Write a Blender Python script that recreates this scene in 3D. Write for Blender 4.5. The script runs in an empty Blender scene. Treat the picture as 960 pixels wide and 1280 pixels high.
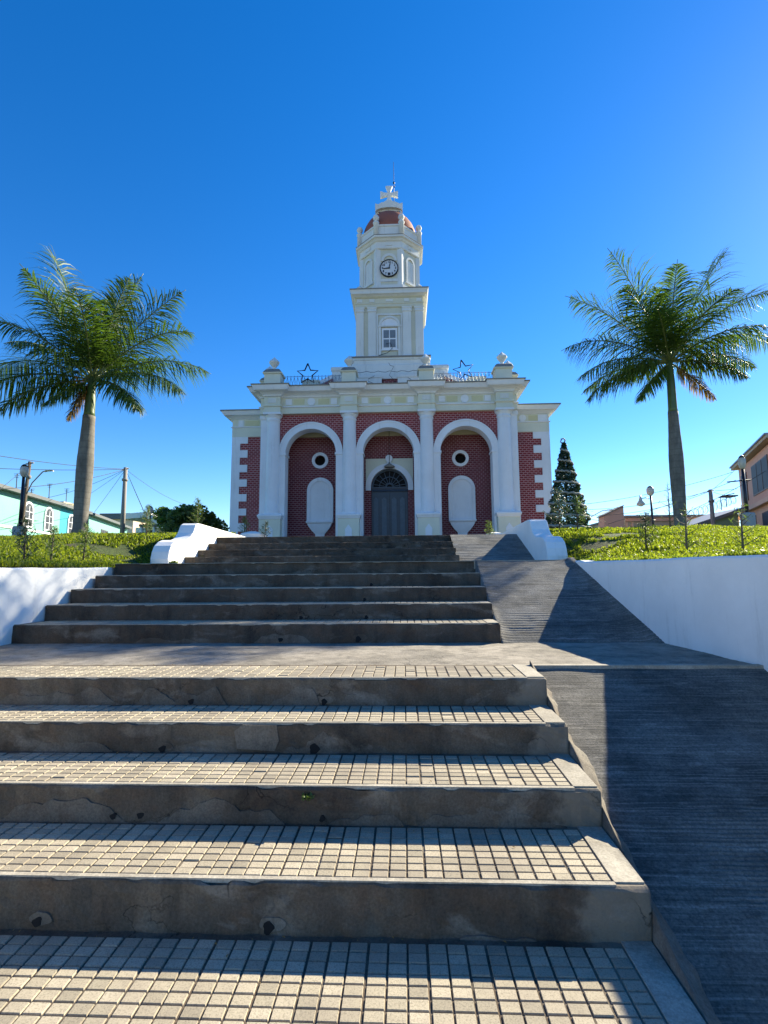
import bpy, math, random
import numpy as np
from mathutils import Vector, Matrix, noise
rnd = random.Random(7)
rng = np.random.default_rng(7)
S = bpy.context.scene
COL = S.collection
PI = math.pi

# ------------------------------------------------------------------ mesh helpers
class MB:
    def __init__(s): s.v = []; s.f = []; s.sm = []
    def add(s, vs, fs, smooth=False):
        n = len(s.v); s.v += [tuple(p) for p in vs]
        for f in fs: s.f.append(tuple(i+n for i in f)); s.sm.append(smooth)
        return s
    def box(s, x0, x1, y0, y1, z0, z1):
        v = [(x0,y0,z0),(x1,y0,z0),(x1,y1,z0),(x0,y1,z0),(x0,y0,z1),(x1,y0,z1),(x1,y1,z1),(x0,y1,z1)]
        return s.add(v, [(0,3,2,1),(4,5,6,7),(0,1,5,4),(1,2,6,5),(2,3,7,6),(3,0,4,7)])
    def hexa(s, v): return s.add(v, [(0,3,2,1),(4,5,6,7),(0,1,5,4),(1,2,6,5),(2,3,7,6),(3,0,4,7)])
    def loft(s, rings, cap=True, smooth=False):
        n = len(rings[0]); vs = [p for r in rings for p in r]; fs = []
        for k in range(len(rings)-1):
            for i in range(n):
                j = (i+1) % n
                fs.append((k*n+i, k*n+j, (k+1)*n+j, (k+1)*n+i))
        s.add(vs, fs, smooth)
        if cap:
            m = len(s.v) - len(vs)
            s.f.append(tuple(m+i for i in reversed(range(n)))); s.sm.append(False)
            s.f.append(tuple(m+(len(rings)-1)*n+i for i in range(n))); s.sm.append(False)
        return s
    def rects(s, x0, x1, y0, y1, prof):          # rectangle grown by e at height z: mouldings
        return s.loft([[(x0-e,y0-e,z),(x1+e,y0-e,z),(x1+e,y1+e,z),(x0-e,y1+e,z)] for e, z in prof])
    def lathe(s, cx, cy, prof, n=20, smooth=True, ph=0.0):
        return s.loft([[(cx+r*math.cos(ph+2*PI*i/n), cy+r*math.sin(ph+2*PI*i/n), z) for i in range(n)] for r, z in prof], True, smooth)
    def extr(s, poly, x0, x1):                   # polygon in (y,z), extruded along x
        n = len(poly); vs = [(x0,y,z) for y, z in poly]+[(x1,y,z) for y, z in poly]
        fs = [tuple(range(n)), tuple(reversed(range(n, 2*n)))] + [(i, i+n, (i+1) % n+n, (i+1) % n) for i in range(n)]
        return s.add(vs, fs)
    def extry(s, poly, y0, y1):                  # polygon in (x,z), extruded along y
        n = len(poly); vs = [(x,y0,z) for x, z in poly]+[(x,y1,z) for x, z in poly]
        fs = [tuple(range(n)), tuple(reversed(range(n, 2*n)))] + [(i, i+n, (i+1) % n+n, (i+1) % n) for i in range(n)]
        return s.add(vs, fs)
    def tube(s, pts, r, n=8, cap=True):
        pts = [Vector(p) for p in pts]; rings = []
        rr = r if isinstance(r, (list, tuple)) else [r]*len(pts)
        for i, p in enumerate(pts):
            t = (pts[min(i+1, len(pts)-1)] - pts[max(i-1, 0)]).normalized()
            a = Vector((0,0,1)) if abs(t.z) < .9 else Vector((0,1,0))
            u = t.cross(a).normalized(); w = t.cross(u)
            rings.append([tuple(p + (u*math.cos(2*PI*k/n)+w*math.sin(2*PI*k/n))*rr[i]) for k in range(n)])
        return s.loft(rings, cap, True)
    def ring(s, xc, zs, r0, r1, y0, y1, a0=0, a1=PI, n=32):   # archivolt / round frame facing -y
        vs = []
        for i in range(n+1):
            a = a0+(a1-a0)*i/n; c, q = math.cos(a), math.sin(a)
            vs += [(xc+r0*c,y0,zs+r0*q),(xc+r1*c,y0,zs+r1*q),(xc+r1*c,y1,zs+r1*q),(xc+r0*c,y1,zs+r0*q)]
        fs = []
        for i in range(n):
            b = 4*i
            for k in range(4): fs.append((b+k, b+(k+1) % 4, b+4+(k+1) % 4, b+4+k))
        fs += [(0,1,2,3), (4*n,4*n+3,4*n+2,4*n+1)]
        return s.add(vs, fs)
    def spandrel(s, xc, R, zs, x0, x1, zt, y0, y1, n=24):     # wall above an arch opening
        P = [(x0,zs)] + [(xc-R*math.cos(PI*i/n), zs+R*math.sin(PI*i/n)) for i in range(n+1)] + [(x1,zs)]
        T = [(x0,zt)] + [(xc-R*math.cos(PI*i/n), zt) for i in range(n+1)] + [(x1,zt)]
        for i in range(len(P)-1):
            a, b, c, d = P[i], P[i+1], T[i+1], T[i]
            if abs(a[0]-b[0]) < 1e-6: continue
            s.hexa([(a[0],y0,a[1]),(b[0],y0,b[1]),(b[0],y1,b[1]),(a[0],y1,a[1]),(d[0],y0,d[1]),(c[0],y0,c[1]),(c[0],y1,c[1]),(d[0],y1,d[1])])
        return s
    def build(s, name, mat, parent=None):
        me = bpy.data.meshes.new(name); me.from_pydata(s.v, [], s.f)
        me.polygons.foreach_set('use_smooth', s.sm)
        me.materials.append(mat); me.update()
        o = bpy.data.objects.new(name, me); COL.objects.link(o)
        if parent is not None:
            o.parent = parent
            l = parent.location
            if parent.type == 'EMPTY': o.location = (-l.x, -l.y, -l.z)
        return o

def tag(o, label, cat, group=None):
    o['label'] = label; o['category'] = cat
    if group: o['group'] = group
    return o
def thing(name, label, cat, loc=(0,0,0), group=None):
    o = bpy.data.objects.new(name, None); COL.objects.link(o); o.location = loc
    o.empty_display_size = .2
    return tag(o, label, cat, group)
def struct(o, kind='structure'):
    o['kind'] = kind; return o
def npmesh(name, verts, quads, mat, parent=None, n=4):
    me = bpy.data.meshes.new(name)
    verts = np.asarray(verts, np.float32); quads = np.asarray(quads, np.int32)
    me.vertices.add(len(verts)); me.vertices.foreach_set('co', verts.ravel())
    me.loops.add(quads.size); me.loops.foreach_set('vertex_index', quads.ravel())
    me.polygons.add(len(quads)); me.polygons.foreach_set('loop_start', np.arange(len(quads), dtype=np.int32)*n)
    me.materials.append(mat); me.update(calc_edges=True); me.validate(); me.polygons.foreach_set('use_smooth', [False]*len(me.polygons))
    o = bpy.data.objects.new(name, me); COL.objects.link(o)
    if parent is not None:
        o.parent = parent; l = parent.location
        if parent.type == 'EMPTY': o.location = (-l.x, -l.y, -l.z)
    return o

# ------------------------------------------------------------------ material helpers
def new_mat(name):
    m = bpy.data.materials.new(name); m.use_nodes = True
    nt = m.node_tree; return m, nt, nt.nodes['Principled BSDF']
def N(nt, t, **kw):
    n = nt.nodes.new(t)
    for k, v in kw.items():
        if k.startswith('i_'): n.inputs[k[2:].replace('_', ' ')].default_value = v
        else: setattr(n, k, v)
    return n
def L(nt, a, b): nt.links.new(a, b)
def coords(nt): return N(nt, 'ShaderNodeNewGeometry').outputs['Position']
def ntex(nt, vec, scale, detail=6, rough=.6, stretch=None, dist=0):
    if stretch:
        mp = N(nt, 'ShaderNodeMapping'); mp.inputs['Scale'].default_value = stretch; L(nt, vec, mp.inputs[0]); vec = mp.outputs[0]
    t = N(nt, 'ShaderNodeTexNoise'); t.inputs['Scale'].default_value = scale; t.inputs['Detail'].default_value = detail
    t.inputs['Roughness'].default_value = rough; t.inputs['Distortion'].default_value = dist
    L(nt, vec, t.inputs['Vector']); return t.outputs['Fac']
def ramp(nt, fac, stops):
    r = N(nt, 'ShaderNodeValToRGB'); e = r.color_ramp.elements
    e[0].position = stops[0][0]; e[0].color = (*stops[0][1], 1)
    e[1].position = stops[-1][0]; e[1].color = (*stops[-1][1], 1)
    for p, c in stops[1:-1]: q = e.new(p); q.color = (*c, 1)
    L(nt, fac, r.inputs[0]); return r.outputs[0]
def mix(nt, fac, a, b, mode='MIX'):
    m = N(nt, 'ShaderNodeMix', data_type='RGBA', blend_type=mode)
    for sock, v in ((m.inputs[0], fac), (m.inputs[6], a), (m.inputs[7], b)):
        if isinstance(v, (int, float)): sock.default_value = v
        elif isinstance(v, tuple): sock.default_value = (*v, 1)
        else: L(nt, v, sock)
    return m.outputs[2]
def bump(nt, bs, h, strength=.4, dist=.01):
    b = N(nt, 'ShaderNodeBump'); b.inputs['Strength'].default_value = strength; b.inputs['Distance'].default_value = dist
    L(nt, h, b.inputs['Height']); L(nt, b.outputs[0], bs.inputs['Normal'])
def g(v): return (v, v, v)
def paint(name, col, dirt=(.2,.19,.17), amt=.5, rough=.75, sc=1.0):
    m, nt, bs = new_mat(name); p = coords(nt)
    big = ntex(nt, p, .9*sc, 8, .65); fine = ntex(nt, p, 9*sc, 5, .6)
    streak = ntex(nt, p, 1.6*sc, 6, .7, stretch=(3,3,.35))
    a = ramp(nt, big, [(.35, tuple(c*.9 for c in col)), (.65, col)])
    d = ramp(nt, streak, [(.56, g(0)), (.8, g(amt))])
    f = mix(nt, ramp(nt, fine, [(.3, g(.25)), (.7, g(1))]), g(0), d)
    L(nt, mix(nt, f, a, dirt), bs.inputs['Base Color']); bs.inputs['Roughness'].default_value = rough
    bump(nt, bs, fine, .25, .01); return m
def plain(name, col, rough=.6, metal=0, var=.25):
    m, nt, bs = new_mat(name); p = coords(nt); f = ntex(nt, p, 6, 4)
    L(nt, ramp(nt, f, [(.3, tuple(c*(1-var) for c in col)), (.7, col)]), bs.inputs['Base Color'])
    bs.inputs['Roughness'].default_value = rough; bs.inputs['Metallic'].default_value = metal; return m
def brickmat(name, red, mortar):
    m, nt, bs = new_mat(name); p = coords(nt)
    sp = N(nt, 'ShaderNodeSeparateXYZ'); L(nt, p, sp.inputs[0])
    ad = N(nt, 'ShaderNodeMath', operation='ADD'); L(nt, sp.outputs[0], ad.inputs[0]); L(nt, sp.outputs[1], ad.inputs[1])
    cb = N(nt, 'ShaderNodeCombineXYZ'); L(nt, ad.outputs[0], cb.inputs[0]); L(nt, sp.outputs[2], cb.inputs[1])
    b = N(nt, 'ShaderNodeTexBrick'); L(nt, cb.outputs[0], b.inputs['Vector'])
    b.inputs['Scale'].default_value = 1; b.inputs['Brick Width'].default_value = .21; b.inputs['Row Height'].default_value = .102
    b.inputs['Mortar Size'].default_value = .014; b.inputs['Mortar Smooth'].default_value = .2; b.inputs['Bias'].default_value = 0
    b.inputs['Color1'].default_value = (*red, 1); b.inputs['Color2'].default_value = (*(c*.72 for c in red), 1); b.inputs['Mortar'].default_value = (*mortar, 1)
    f = ntex(nt, p, 2.2, 7)
    L(nt, mix(nt, ramp(nt, f, [(.3, g(.0)), (.75, g(.45))]), b.outputs['Color'], tuple(c*.6 for c in red)), bs.inputs['Base Color'])
    bs.inputs['Roughness'].default_value = .7
    bump(nt, bs, b.outputs['Fac'], -.5, .02); return m
def leafmat(name, c1, c2, trans=.45, rough=.45, spec=.5, sc=3.0):
    m, nt, bs = new_mat(name); p = coords(nt)
    f = ntex(nt, p, sc, 3); info = N(nt, 'ShaderNodeNewGeometry').outputs['Random Per Island']
    ff = N(nt, 'ShaderNodeMath', operation='ADD'); L(nt, f, ff.inputs[0]); L(nt, info, ff.inputs[1])
    hf = N(nt, 'ShaderNodeMath', operation='MULTIPLY'); L(nt, ff.outputs[0], hf.inputs[0]); hf.inputs[1].default_value = .5
    c = ramp(nt, hf.outputs[0], [(.2, c1), (.8, c2)])
    L(nt, c, bs.inputs['Base Color']); bs.inputs['Roughness'].default_value = rough; bs.inputs['Specular IOR Level'].default_value = spec
    tr = N(nt, 'ShaderNodeBsdfTranslucent'); br = mix(nt, 1.0, c, (1.0, 1.0, .35), 'MULTIPLY')
    sc_ = mix(nt, 1.0, br, (2.0, 2.0, 2.0), 'MULTIPLY'); L(nt, sc_, tr.inputs[0])
    mx = N(nt, 'ShaderNodeMixShader'); mx.inputs[0].default_value = trans
    L(nt, bs.outputs[0], mx.inputs[1]); L(nt, tr.outputs[0], mx.inputs[2])
    L(nt, mx.outputs[0], nt.nodes['Material Output'].inputs['Surface']); return m

def concrete(name, lo, hi, patch, crack=True, bumps=.5, tint=(.16,.09,.05), stain=.5, end=None):
    m, nt, bs = new_mat(name); p = coords(nt)
    big = ntex(nt, p, 1.7, 9, .62, dist=.4); mid = ntex(nt, p, 7, 8, .65); fine = ntex(nt, p, 90, 5, .7)
    c = ramp(nt, big, [(.32, lo), (.62, hi)])
    c = mix(nt, ramp(nt, mid, [(.4, g(0)), (.75, g(.55))]), c, tint)
    pt = ntex(nt, p, 2.6, 7, .6, stretch=(1,1,2.0), dist=.5)
    c = mix(nt, ramp(nt, pt, [(.55, g(0)), (.70, g(.8))]), c, patch)
    st = ntex(nt, p, 2.3, 8, .7, stretch=(2.5,2.5,.6))
    c = mix(nt, ramp(nt, st, [(.5, g(0)), (.72, g(stain))]), c, tuple(x*.22 for x in lo))
    c = mix(nt, .75, c, ramp(nt, fine, [(.3, g(.4)), (.7, g(1.0))]), 'MULTIPLY')
    if end is not None:      # the right-hand ends of the steps were rendered anew in paler cement
        sx = N(nt, 'ShaderNodeSeparateXYZ'); L(nt, p, sx.inputs[0]); ad = N(nt, 'ShaderNodeMath', operation='MULTIPLY_ADD'); L(nt, mid, ad.inputs[0]); ad.inputs[1].default_value = .45; L(nt, sx.outputs[0], ad.inputs[2])
        c = mix(nt, ramp(nt, ad.outputs[0], [(end+.22, g(0)), (end+.30, g(.45))]), c, (.30,.265,.21))
    h = mix(nt, .35, ramp(nt, mid, [(.2, g(0)), (.8, g(1))]), ramp(nt, fine, [(.2, g(0)), (.8, g(1))]))
    if crack:
        ds = N(nt, 'ShaderNodeVectorMath', operation='ADD'); L(nt, p, ds.inputs[0])
        nn = N(nt, 'ShaderNodeTexNoise'); nn.inputs['Scale'].default_value = 5; nn.inputs['Detail'].default_value = 5; L(nt, p, nn.inputs['Vector'])
        vm = N(nt, 'ShaderNodeVectorMath', operation='SCALE'); vm.inputs['Scale'].default_value = .55; L(nt, nn.outputs['Color'], vm.inputs[0]); L(nt, vm.outputs[0], ds.inputs[1])
        vo = N(nt, 'ShaderNodeTexVoronoi', feature='DISTANCE_TO_EDGE'); vo.inputs['Scale'].default_value = 1.5; mp_ = N(nt, 'ShaderNodeMapping'); mp_.inputs['Scale'].default_value = (.55,1,1.7); L(nt, ds.outputs[0], mp_.inputs[0]); L(nt, mp_.outputs[0], vo.inputs['Vector'])
        cr = ramp(nt, vo.outputs['Distance'], [(.0, g(1)), (.012, g(0))])
        gate = ramp(nt, ntex(nt, p, 1.1, 3), [(.54, g(0)), (.62, g(.9))])
        cr = mix(nt, 1.0, cr, gate, 'MULTIPLY')
        c = mix(nt, cr, c, tuple(x*.25 for x in lo)); h = mix(nt, cr, h, g(-1.5))
    L(nt, c, bs.inputs['Base Color']); bs.inputs['Roughness'].default_value = .9; bs.inputs['Specular IOR Level'].default_value = .25
    bump(nt, bs, h, bumps, .012); return m

M = {}
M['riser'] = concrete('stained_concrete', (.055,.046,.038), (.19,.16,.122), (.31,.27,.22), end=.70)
M['patch'] = concrete('old_render_patch', (.10,.09,.075), (.22,.195,.16), (.28,.25,.21), crack=False, bumps=.6, stain=.6)
M['mortar'] = concrete('mortar_patch', (.17,.15,.12), (.27,.24,.195), (.3,.27,.22), crack=False)
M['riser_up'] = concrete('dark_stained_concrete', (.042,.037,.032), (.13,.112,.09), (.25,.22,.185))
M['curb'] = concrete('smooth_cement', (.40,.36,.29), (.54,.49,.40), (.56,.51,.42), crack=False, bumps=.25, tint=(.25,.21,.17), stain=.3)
M['landing'] = concrete('broomed_concrete', (.25,.225,.185), (.44,.39,.32), (.47,.42,.35), bumps=.6, tint=(.13,.11,.09), stain=.75)
def tilemat():
    m, nt, bs = new_mat('terrazzo_tile'); p = coords(nt)
    isl = N(nt, 'ShaderNodeNewGeometry').outputs['Random Per Island']
    c = ramp(nt, isl, [(0, (.31,.27,.20)), (.5, (.41,.355,.26)), (1, (.48,.415,.31))])
    sp = ntex(nt, p, 150, 4, .8); c = mix(nt, .8, c, ramp(nt, sp, [(.36, g(.45)), (.52, g(1))]), 'MULTIPLY')
    big = ntex(nt, p, 2.2, 7); c = mix(nt, ramp(nt, big, [(.42, g(0)), (.72, g(.65))]), c, (.2,.165,.13))
    L(nt, c, bs.inputs['Base Color']); bs.inputs['Roughness'].default_value = .75; bs.inputs['Specular IOR Level'].default_value = .3
    bump(nt, bs, sp, .35, .004); return m
M['tile'] = tilemat()
def rampmat(name, lo, hi, smear_ridge_light):
    m, nt, bs = new_mat(name); p = coords(nt)
    big = ntex(nt, p, 2.4, 9, .7, stretch=(.8,1.2,1)); streak = ntex(nt, p, 3.5, 8, .7, stretch=(.9,2.6,1)); fine = ntex(nt, p, 70, 6, .8)
    c = ramp(nt, big, [(.38, lo), (.64, hi)])
    c = mix(nt, ramp(nt, streak, [(.57, g(0)), (.72, g(.6))]), c, smear_ridge_light)
    c = mix(nt, ramp(nt, streak, [(.28, g(.75)), (.44, g(0))]), c, tuple(x*.4 for x in lo))
    ln_ = ntex(nt, p, 1.0, 4, .7, stretch=(1.3,75,1)); c = mix(nt, ramp(nt, ln_, [(.53, g(0)), (.63, g(.42))]), c, smear_ridge_light); c = mix(nt, ramp(nt, ln_, [(.34, g(.4)), (.46, g(0))]), c, tuple(x*.35 for x in lo))  # thin pale lines paint in the light caught on groove ridges, dark gaps between
    c = mix(nt, .85, c, ramp(nt, fine, [(.35, g(.35)), (.65, g(1.2))]), 'MULTIPLY')
    L(nt, c, bs.inputs['Base Color']); bs.inputs['Roughness'].default_value = .92; bs.inputs['Specular IOR Level'].default_value = .3
    bump(nt, bs, fine, .5, .006); return m
M['ramp_low'] = rampmat('grooved_ramp_concrete', (.085,.080,.072), (.21,.195,.17), (.38,.355,.31))
M['ramp_up'] = rampmat('worn_ramp_concrete', (.10,.097,.09), (.23,.22,.20), (.40,.38,.35))
M['wallwhite'] = paint('whitewashed_plaster', (.82,.81,.79), (.30,.29,.26), .5, .85, 1.6)
M['white'] = paint('white_church_paint', (.77,.79,.82), (.36,.36,.35), .6)
M['cream'] = paint('cream_church_paint', (.70,.69,.56), (.38,.35,.27), .4)
M['yellow'] = paint('pale_yellow_paint', (.62,.58,.36), (.36,.33,.22), .35)
M['weathered'] = paint('weathered_cornice_top', (.22,.21,.19), (.06,.06,.055), .8)
M['tower'] = paint('tower_off_white', (.68,.69,.66), (.27,.27,.24), .75)
M['towercream'] = paint('tower_cream', (.62,.60,.47), (.28,.26,.2), .55)
M['brick'] = brickmat('painted_red_brick', (.27,.012,.016), (.52,.31,.30))
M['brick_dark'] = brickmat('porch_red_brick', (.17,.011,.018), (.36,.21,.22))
M['dome'] = paint('terracotta_dome', (.30,.095,.055), (.14,.07,.05), .7)
M['door'] = plain('blue_black_door_paint', (.030,.050,.078), .45)
M['doorpanel'] = plain('slate_blue_door_panel', (.075,.115,.155), .5)
M['dark'] = plain('dark_void', (.006,.006,.007), .9)
M['glass'] = plain('frosted_grey_glass', (.20,.22,.24), .25)
M['iron'] = plain('dark_iron', (.03,.03,.032), .5, .6)
M['irongrey'] = plain('grey_railing_paint', (.28,.33,.38), .5, .2)
M['clockface'] = plain('white_clock_face', (.62,.64,.66), .4, 0, .05)
M['black'] = plain('black_clock_paint', (.01,.01,.012), .5)
M['pole'] = paint('concrete_pole', (.26,.24,.21), (.1,.09,.08), .5, .85)
M['lampglass'] = plain('milky_lamp_glass', (.55,.53,.48), .3)
M['lampmetal'] = plain('dark_lamp_post_paint', (.018,.018,.03), .4, .3)
M['block'] = paint('grey_blue_plinth', (.30,.33,.37), (.2,.2,.2), .4)
M['cable'] = plain('cable_rubber', (.035,.04,.05), .6)
M['mint'] = paint('mint_house_paint', (.19,.45,.37), (.13,.26,.22), .3)
M['teal'] = paint('turquoise_house_paint', (.03,.34,.42), (.03,.2,.24), .3)
M['eave'] = plain('grey_eave', (.13,.14,.14), .7)
M['salmon'] = paint('salmon_house_paint', (.70,.43,.29), (.3,.18,.12), .35)
M['salmon2'] = paint('peach_house_paint', (.74,.55,.38), (.35,.25,.17), .35)
M['beige'] = paint('beige_house_paint', (.48,.42,.28), (.28,.24,.17), .35)
M['palegreen'] = paint('pale_green_house_paint', (.33,.46,.30), (.2,.26,.18), .3)
M['brownframe'] = plain('brown_window_frame', (.10,.045,.025), .5)
M['winglass'] = plain('dark_window_glass', (.035,.042,.055), .6)
M['roofmetal'] = plain('grey_metal_roof', (.25,.27,.30), .5, .3)
M['palm'] = leafmat('palm_leaf', (.024,.055,.014), (.085,.145,.028), .34, .50, .28)
M['palmdry'] = leafmat('dry_palm_leaf', (.16,.10,.03), (.26,.17,.06), .35, .5)
M['rachis'] = plain('palm_rachis', (.16,.20,.06), .45)
M['crownshaft'] = plain('green_crownshaft', (.10,.15,.05), .45)
M['fruit'] = plain('orange_palm_fruit', (.45,.20,.03), .6)
M['grass'] = leafmat('grass_blade', (.055,.095,.012), (.22,.25,.035), .50, .5, .35, 2.2)
M['bush'] = leafmat('bush_leaf', (.045,.09,.016), (.10,.16,.03), .42, .5)
M['feather'] = leafmat('feathery_leaf', (.055,.095,.03), (.12,.17,.05), .35, .55)
M['darkneedle'] = leafmat('dark_needle', (.018,.040,.022), (.04,.075,.03), .2, .5)
M['bark'] = plain('grey_brown_bark', (.11,.085,.06), .9)
M['twig'] = plain('pale_twig', (.16,.13,.09), .9)
M['xmas'] = leafmat('christmas_needle', (.014,.036,.024), (.035,.075,.048), .2, .55)
M['tinsel'] = plain('silver_tinsel', (.27,.28,.26), .8, .0)
M['bauble'] = plain('silver_bauble', (.28,.32,.33), .5, .1)
def trunkmat():
    m, nt, bs = new_mat('ringed_palm_trunk'); p = coords(nt)
    w = N(nt, 'ShaderNodeTexWave', wave_type='BANDS', bands_direction='Z'); w.inputs['Scale'].default_value = 1.7; w.inputs['Distortion'].default_value = 2.5; w.inputs['Detail'].default_value = 3; L(nt, p, w.inputs['Vector'])
    f = ntex(nt, p, 5, 7, .7, stretch=(1,1,.4))
    c = ramp(nt, f, [(.3, (.075,.07,.06)), (.7, (.20,.185,.16))]); c = mix(nt, ramp(nt, w.outputs['Fac'], [(.03, g(.4)), (.12, g(0))]), c, (.08,.072,.06))
    L(nt, c, bs.inputs['Base Color']); bs.inputs['Roughness'].default_value = .85; bump(nt, bs, f, .5, .02); return m
M['trunk'] = trunkmat()
def soilmat():
    m, nt, bs = new_mat('lawn_soil'); p = coords(nt); f = ntex(nt, p, 1.1, 8, .7); q = ntex(nt, p, 14, 6, .7)
    c = ramp(nt, f, [(.36, (.055,.05,.022)), (.5, (.06,.085,.018)), (.68, (.08,.115,.02))])
    c = mix(nt, .6, c, ramp(nt, q, [(.3, g(.5)), (.7, g(1))]), 'MULTIPLY')
    L(nt, c, bs.inputs['Base Color']); bs.inputs['Roughness'].default_value = 1; bump(nt, bs, q, .8, .05); return m
M['soil'] = soilmat()
M['asphalt'] = concrete('pale_paving', (.26,.24,.20), (.36,.33,.28), (.38,.35,.30), tint=(.2,.18,.15))

# ------------------------------------------------------------------ camera
H = 1.45
yaw, pitch, roll = math.radians(2.3), math.radians(6.8), math.radians(.42)
fwd = Vector((-math.sin(yaw)*math.cos(pitch), math.cos(yaw)*math.cos(pitch), math.sin(pitch)))
r0 = Vector((math.cos(yaw), math.sin(yaw), 0)); u0 = r0.cross(fwd)
rt = r0*math.cos(roll) - u0*math.sin(roll); up = u0*math.cos(roll) + r0*math.sin(roll)
cam = bpy.data.cameras.new('camera'); co = bpy.data.objects.new('camera', cam); COL.objects.link(co)
co.matrix_world = Matrix(((rt.x, up.x, -fwd.x, 0), (rt.y, up.y, -fwd.y, 0), (rt.z, up.z, -fwd.z, H), (0,0,0,1)))
cam.sensor_fit = 'VERTICAL'; cam.sensor_height = 36; cam.lens = 18; cam.clip_end = 6000; cam.clip_start = .05
S.camera = co

# ------------------------------------------------------------------ light and sky
SUN = Vector((1.30, 1.12, 1.0)).normalized()
el = math.asin(SUN.z); az = math.atan2(SUN.x, SUN.y)
w = bpy.data.worlds.new('World'); S.world = w; w.use_nodes = True; wt = w.node_tree
sky = wt.nodes.new('ShaderNodeTexSky'); sky.sky_type = 'NISHITA'; sky.sun_disc = False
sky.sun_elevation = el; sky.sun_rotation = az; sky.altitude = 600; sky.air_density = 1.0; sky.dust_density = .08; sky.ozone_density = 3.0
bg = wt.nodes['Background']; bg.inputs[1].default_value = .082
hs = wt.nodes.new('ShaderNodeHueSaturation'); hs.inputs['Saturation'].default_value = 1.36; hs.inputs['Hue'].default_value = .508
wt.links.new(sky.outputs[0], hs.inputs['Color']); wt.links.new(hs.outputs[0], bg.inputs[0])
sl = bpy.data.lights.new('sun', 'SUN'); sl.energy = 4.7; sl.angle = math.radians(.5); sl.color = (1.0, .91, .70)
so = bpy.data.objects.new('sun', sl); COL.objects.link(so); so.rotation_euler = SUN.to_track_quat('Z', 'Y').to_euler()
S.view_settings.view_transform = 'Standard'; S.view_settings.look = 'None'; S.view_settings.gamma = 1; S.view_settings.use_curve_mapping = False
S.view_settings.exposure = 1.55

def fb(x, y, z, s, o=4): return noise.fractal(Vector((x*s, y*s, z*s)), 1.0, 2.0, o)

# ------------------------------------------------------------------ steps
XR, XL = .96, -4.235
def step_body(x0, x1, yf, yb, z0, z1, amp=.004, seed=0., zb=None):
    """one concrete step: worn riser face, rounded nose, rounded right-hand end"""
    zb = z0-.06 if zb is None else zb
    R = .016
    xs = list(np.arange(x0, x1-R, .045)) + [x1-R, x1-R*.65, x1-R*.3, x1-R*.08, x1]
    nz = 7; vs = []; prof_n = 0
    for x in xs:
        t = max(0, (x-(x1-R))/R); ins = R*(1-math.sqrt(max(0, 1-t*t)))
        ring = []
        for k in range(nz+1):
            z = zb + (z1-.013-zb)*k/nz
            d = amp*fb(x, yf, z, 5+seed, 5) + amp*.8*fb(x+9, yf, z, 17, 3)
            ring.append((x, yf+ins-d, min(z, z1-ins-.003)))
        chip = max(0, fb(x, yf+3, seed, 6, 5)-.22)*.05
        dd = amp*.6*fb(x, yf, z1, 12, 4)
        ring.append((x, yf+ins+.004+chip*.5-dd, z1-ins*.6-.005-chip))
        ring.append((x, yf+ins+.013+chip-dd, z1-ins*.8-chip*.15))
        ring.append((x, yf+.05, z1-ins*.8))
        ring.append((x, yb, z1-ins*.8)); ring.append((x, yb, zb))
        prof_n = len(ring); vs += ring
    fs = []; n = prof_n
    for i in range(len(xs)-1):
        for k in range(n): fs.append((i*n+k, i*n+(k+1) % n, (i+1)*n+(k+1) % n, (i+1)*n+k))
    m = MB(); m.add(vs, [tuple(reversed(f)) for f in fs], False)
    e = (len(xs)-1)*n; m.f.append(tuple(e+k for k in range(n))); m.sm.append(False)
    m.f.append(tuple(reversed(range(n)))); m.sm.append(False)
    return m
def tiles(x0, x1, y0, y1, z, cw=.0757, cd=.0525, top=.006):
    V = []; Q = []
    ny = max(1, int((y1-y0)/cd+.35)); top -= .0005; nx = int((x1-x0)/cw)
    gx = .0072; gy = .0056
    for i in range(nx):
        xa = x1-(i+1)*cw; jx = .0012*math.sin(i*2.3)
        for j in range(ny):
            ya = y0+j*cd
            if rnd.random() < .02: dz = -.0045
            else: dz = rnd.uniform(-.0008, .0008)
            a, b, c, d = xa+gx/2+jx, xa+cw-gx/2+jx, ya+gy/2, ya+cd-gy/2
            zt = z+top+dz; e = .0026; n = len(V)
            V += [(a,c,z-.002),(b,c,z-.002),(b,d,z-.002),(a,d,z-.002),(a+e,c+e,zt),(b-e,c+e,zt),(b-e,d-e,zt),(a+e,d-e,zt)]
            Q += [(n+4,n+5,n+6,n+7),(n,n+1,n+5,n+4),(n+1,n+2,n+6,n+5),(n+2,n+3,n+7,n+6),(n+3,n,n+4,n+7)]
    return V, Q
stair_low = thing('staircase', 'lower flight of broad concrete steps with square-tiled treads in the foreground', 'staircase', (-1.6,1.0,-.54), 'flights of steps')
stair_mid = thing('staircase', 'middle flight of five dark stained steps between the landing and the white scrolls', 'staircase', (-1.6,5.4,.7), 'flights of steps')
stair_top = thing('staircase', 'short top flight of four worn steps just below the church', 'staircase', (-1.6,10.2,1.6), 'flights of steps')
def make_step(par, yf, yb, z0, z1, mat, x0=XL, x1=XR, tile=True, amp=.004, rows=None, seed=0., zb=None):
    st = step_body(x0, x1, yf, yb, z0, z1, amp, seed, zb).build('step', mat, par)
    if tile:
        V, Q = tiles(x0+.02, x1-.135, yf+.036, (rows if rows else yb-.012), z1)
        t = npmesh('tread_tiles', V, Q, M['tile'], None); t.parent = st
        sp = (MB().box(x1-.130, x1-.012, yf+.03, yb-.002, z1-.01, z1+.0065)).build('curb_strip', M['curb'], None); sp.parent = st
        MB().box(x0, x1-.13, yf+.011, yf+.034, z1-.012, z1+.005).build('nosing', M['curb'], None).parent = st
    return st
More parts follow.
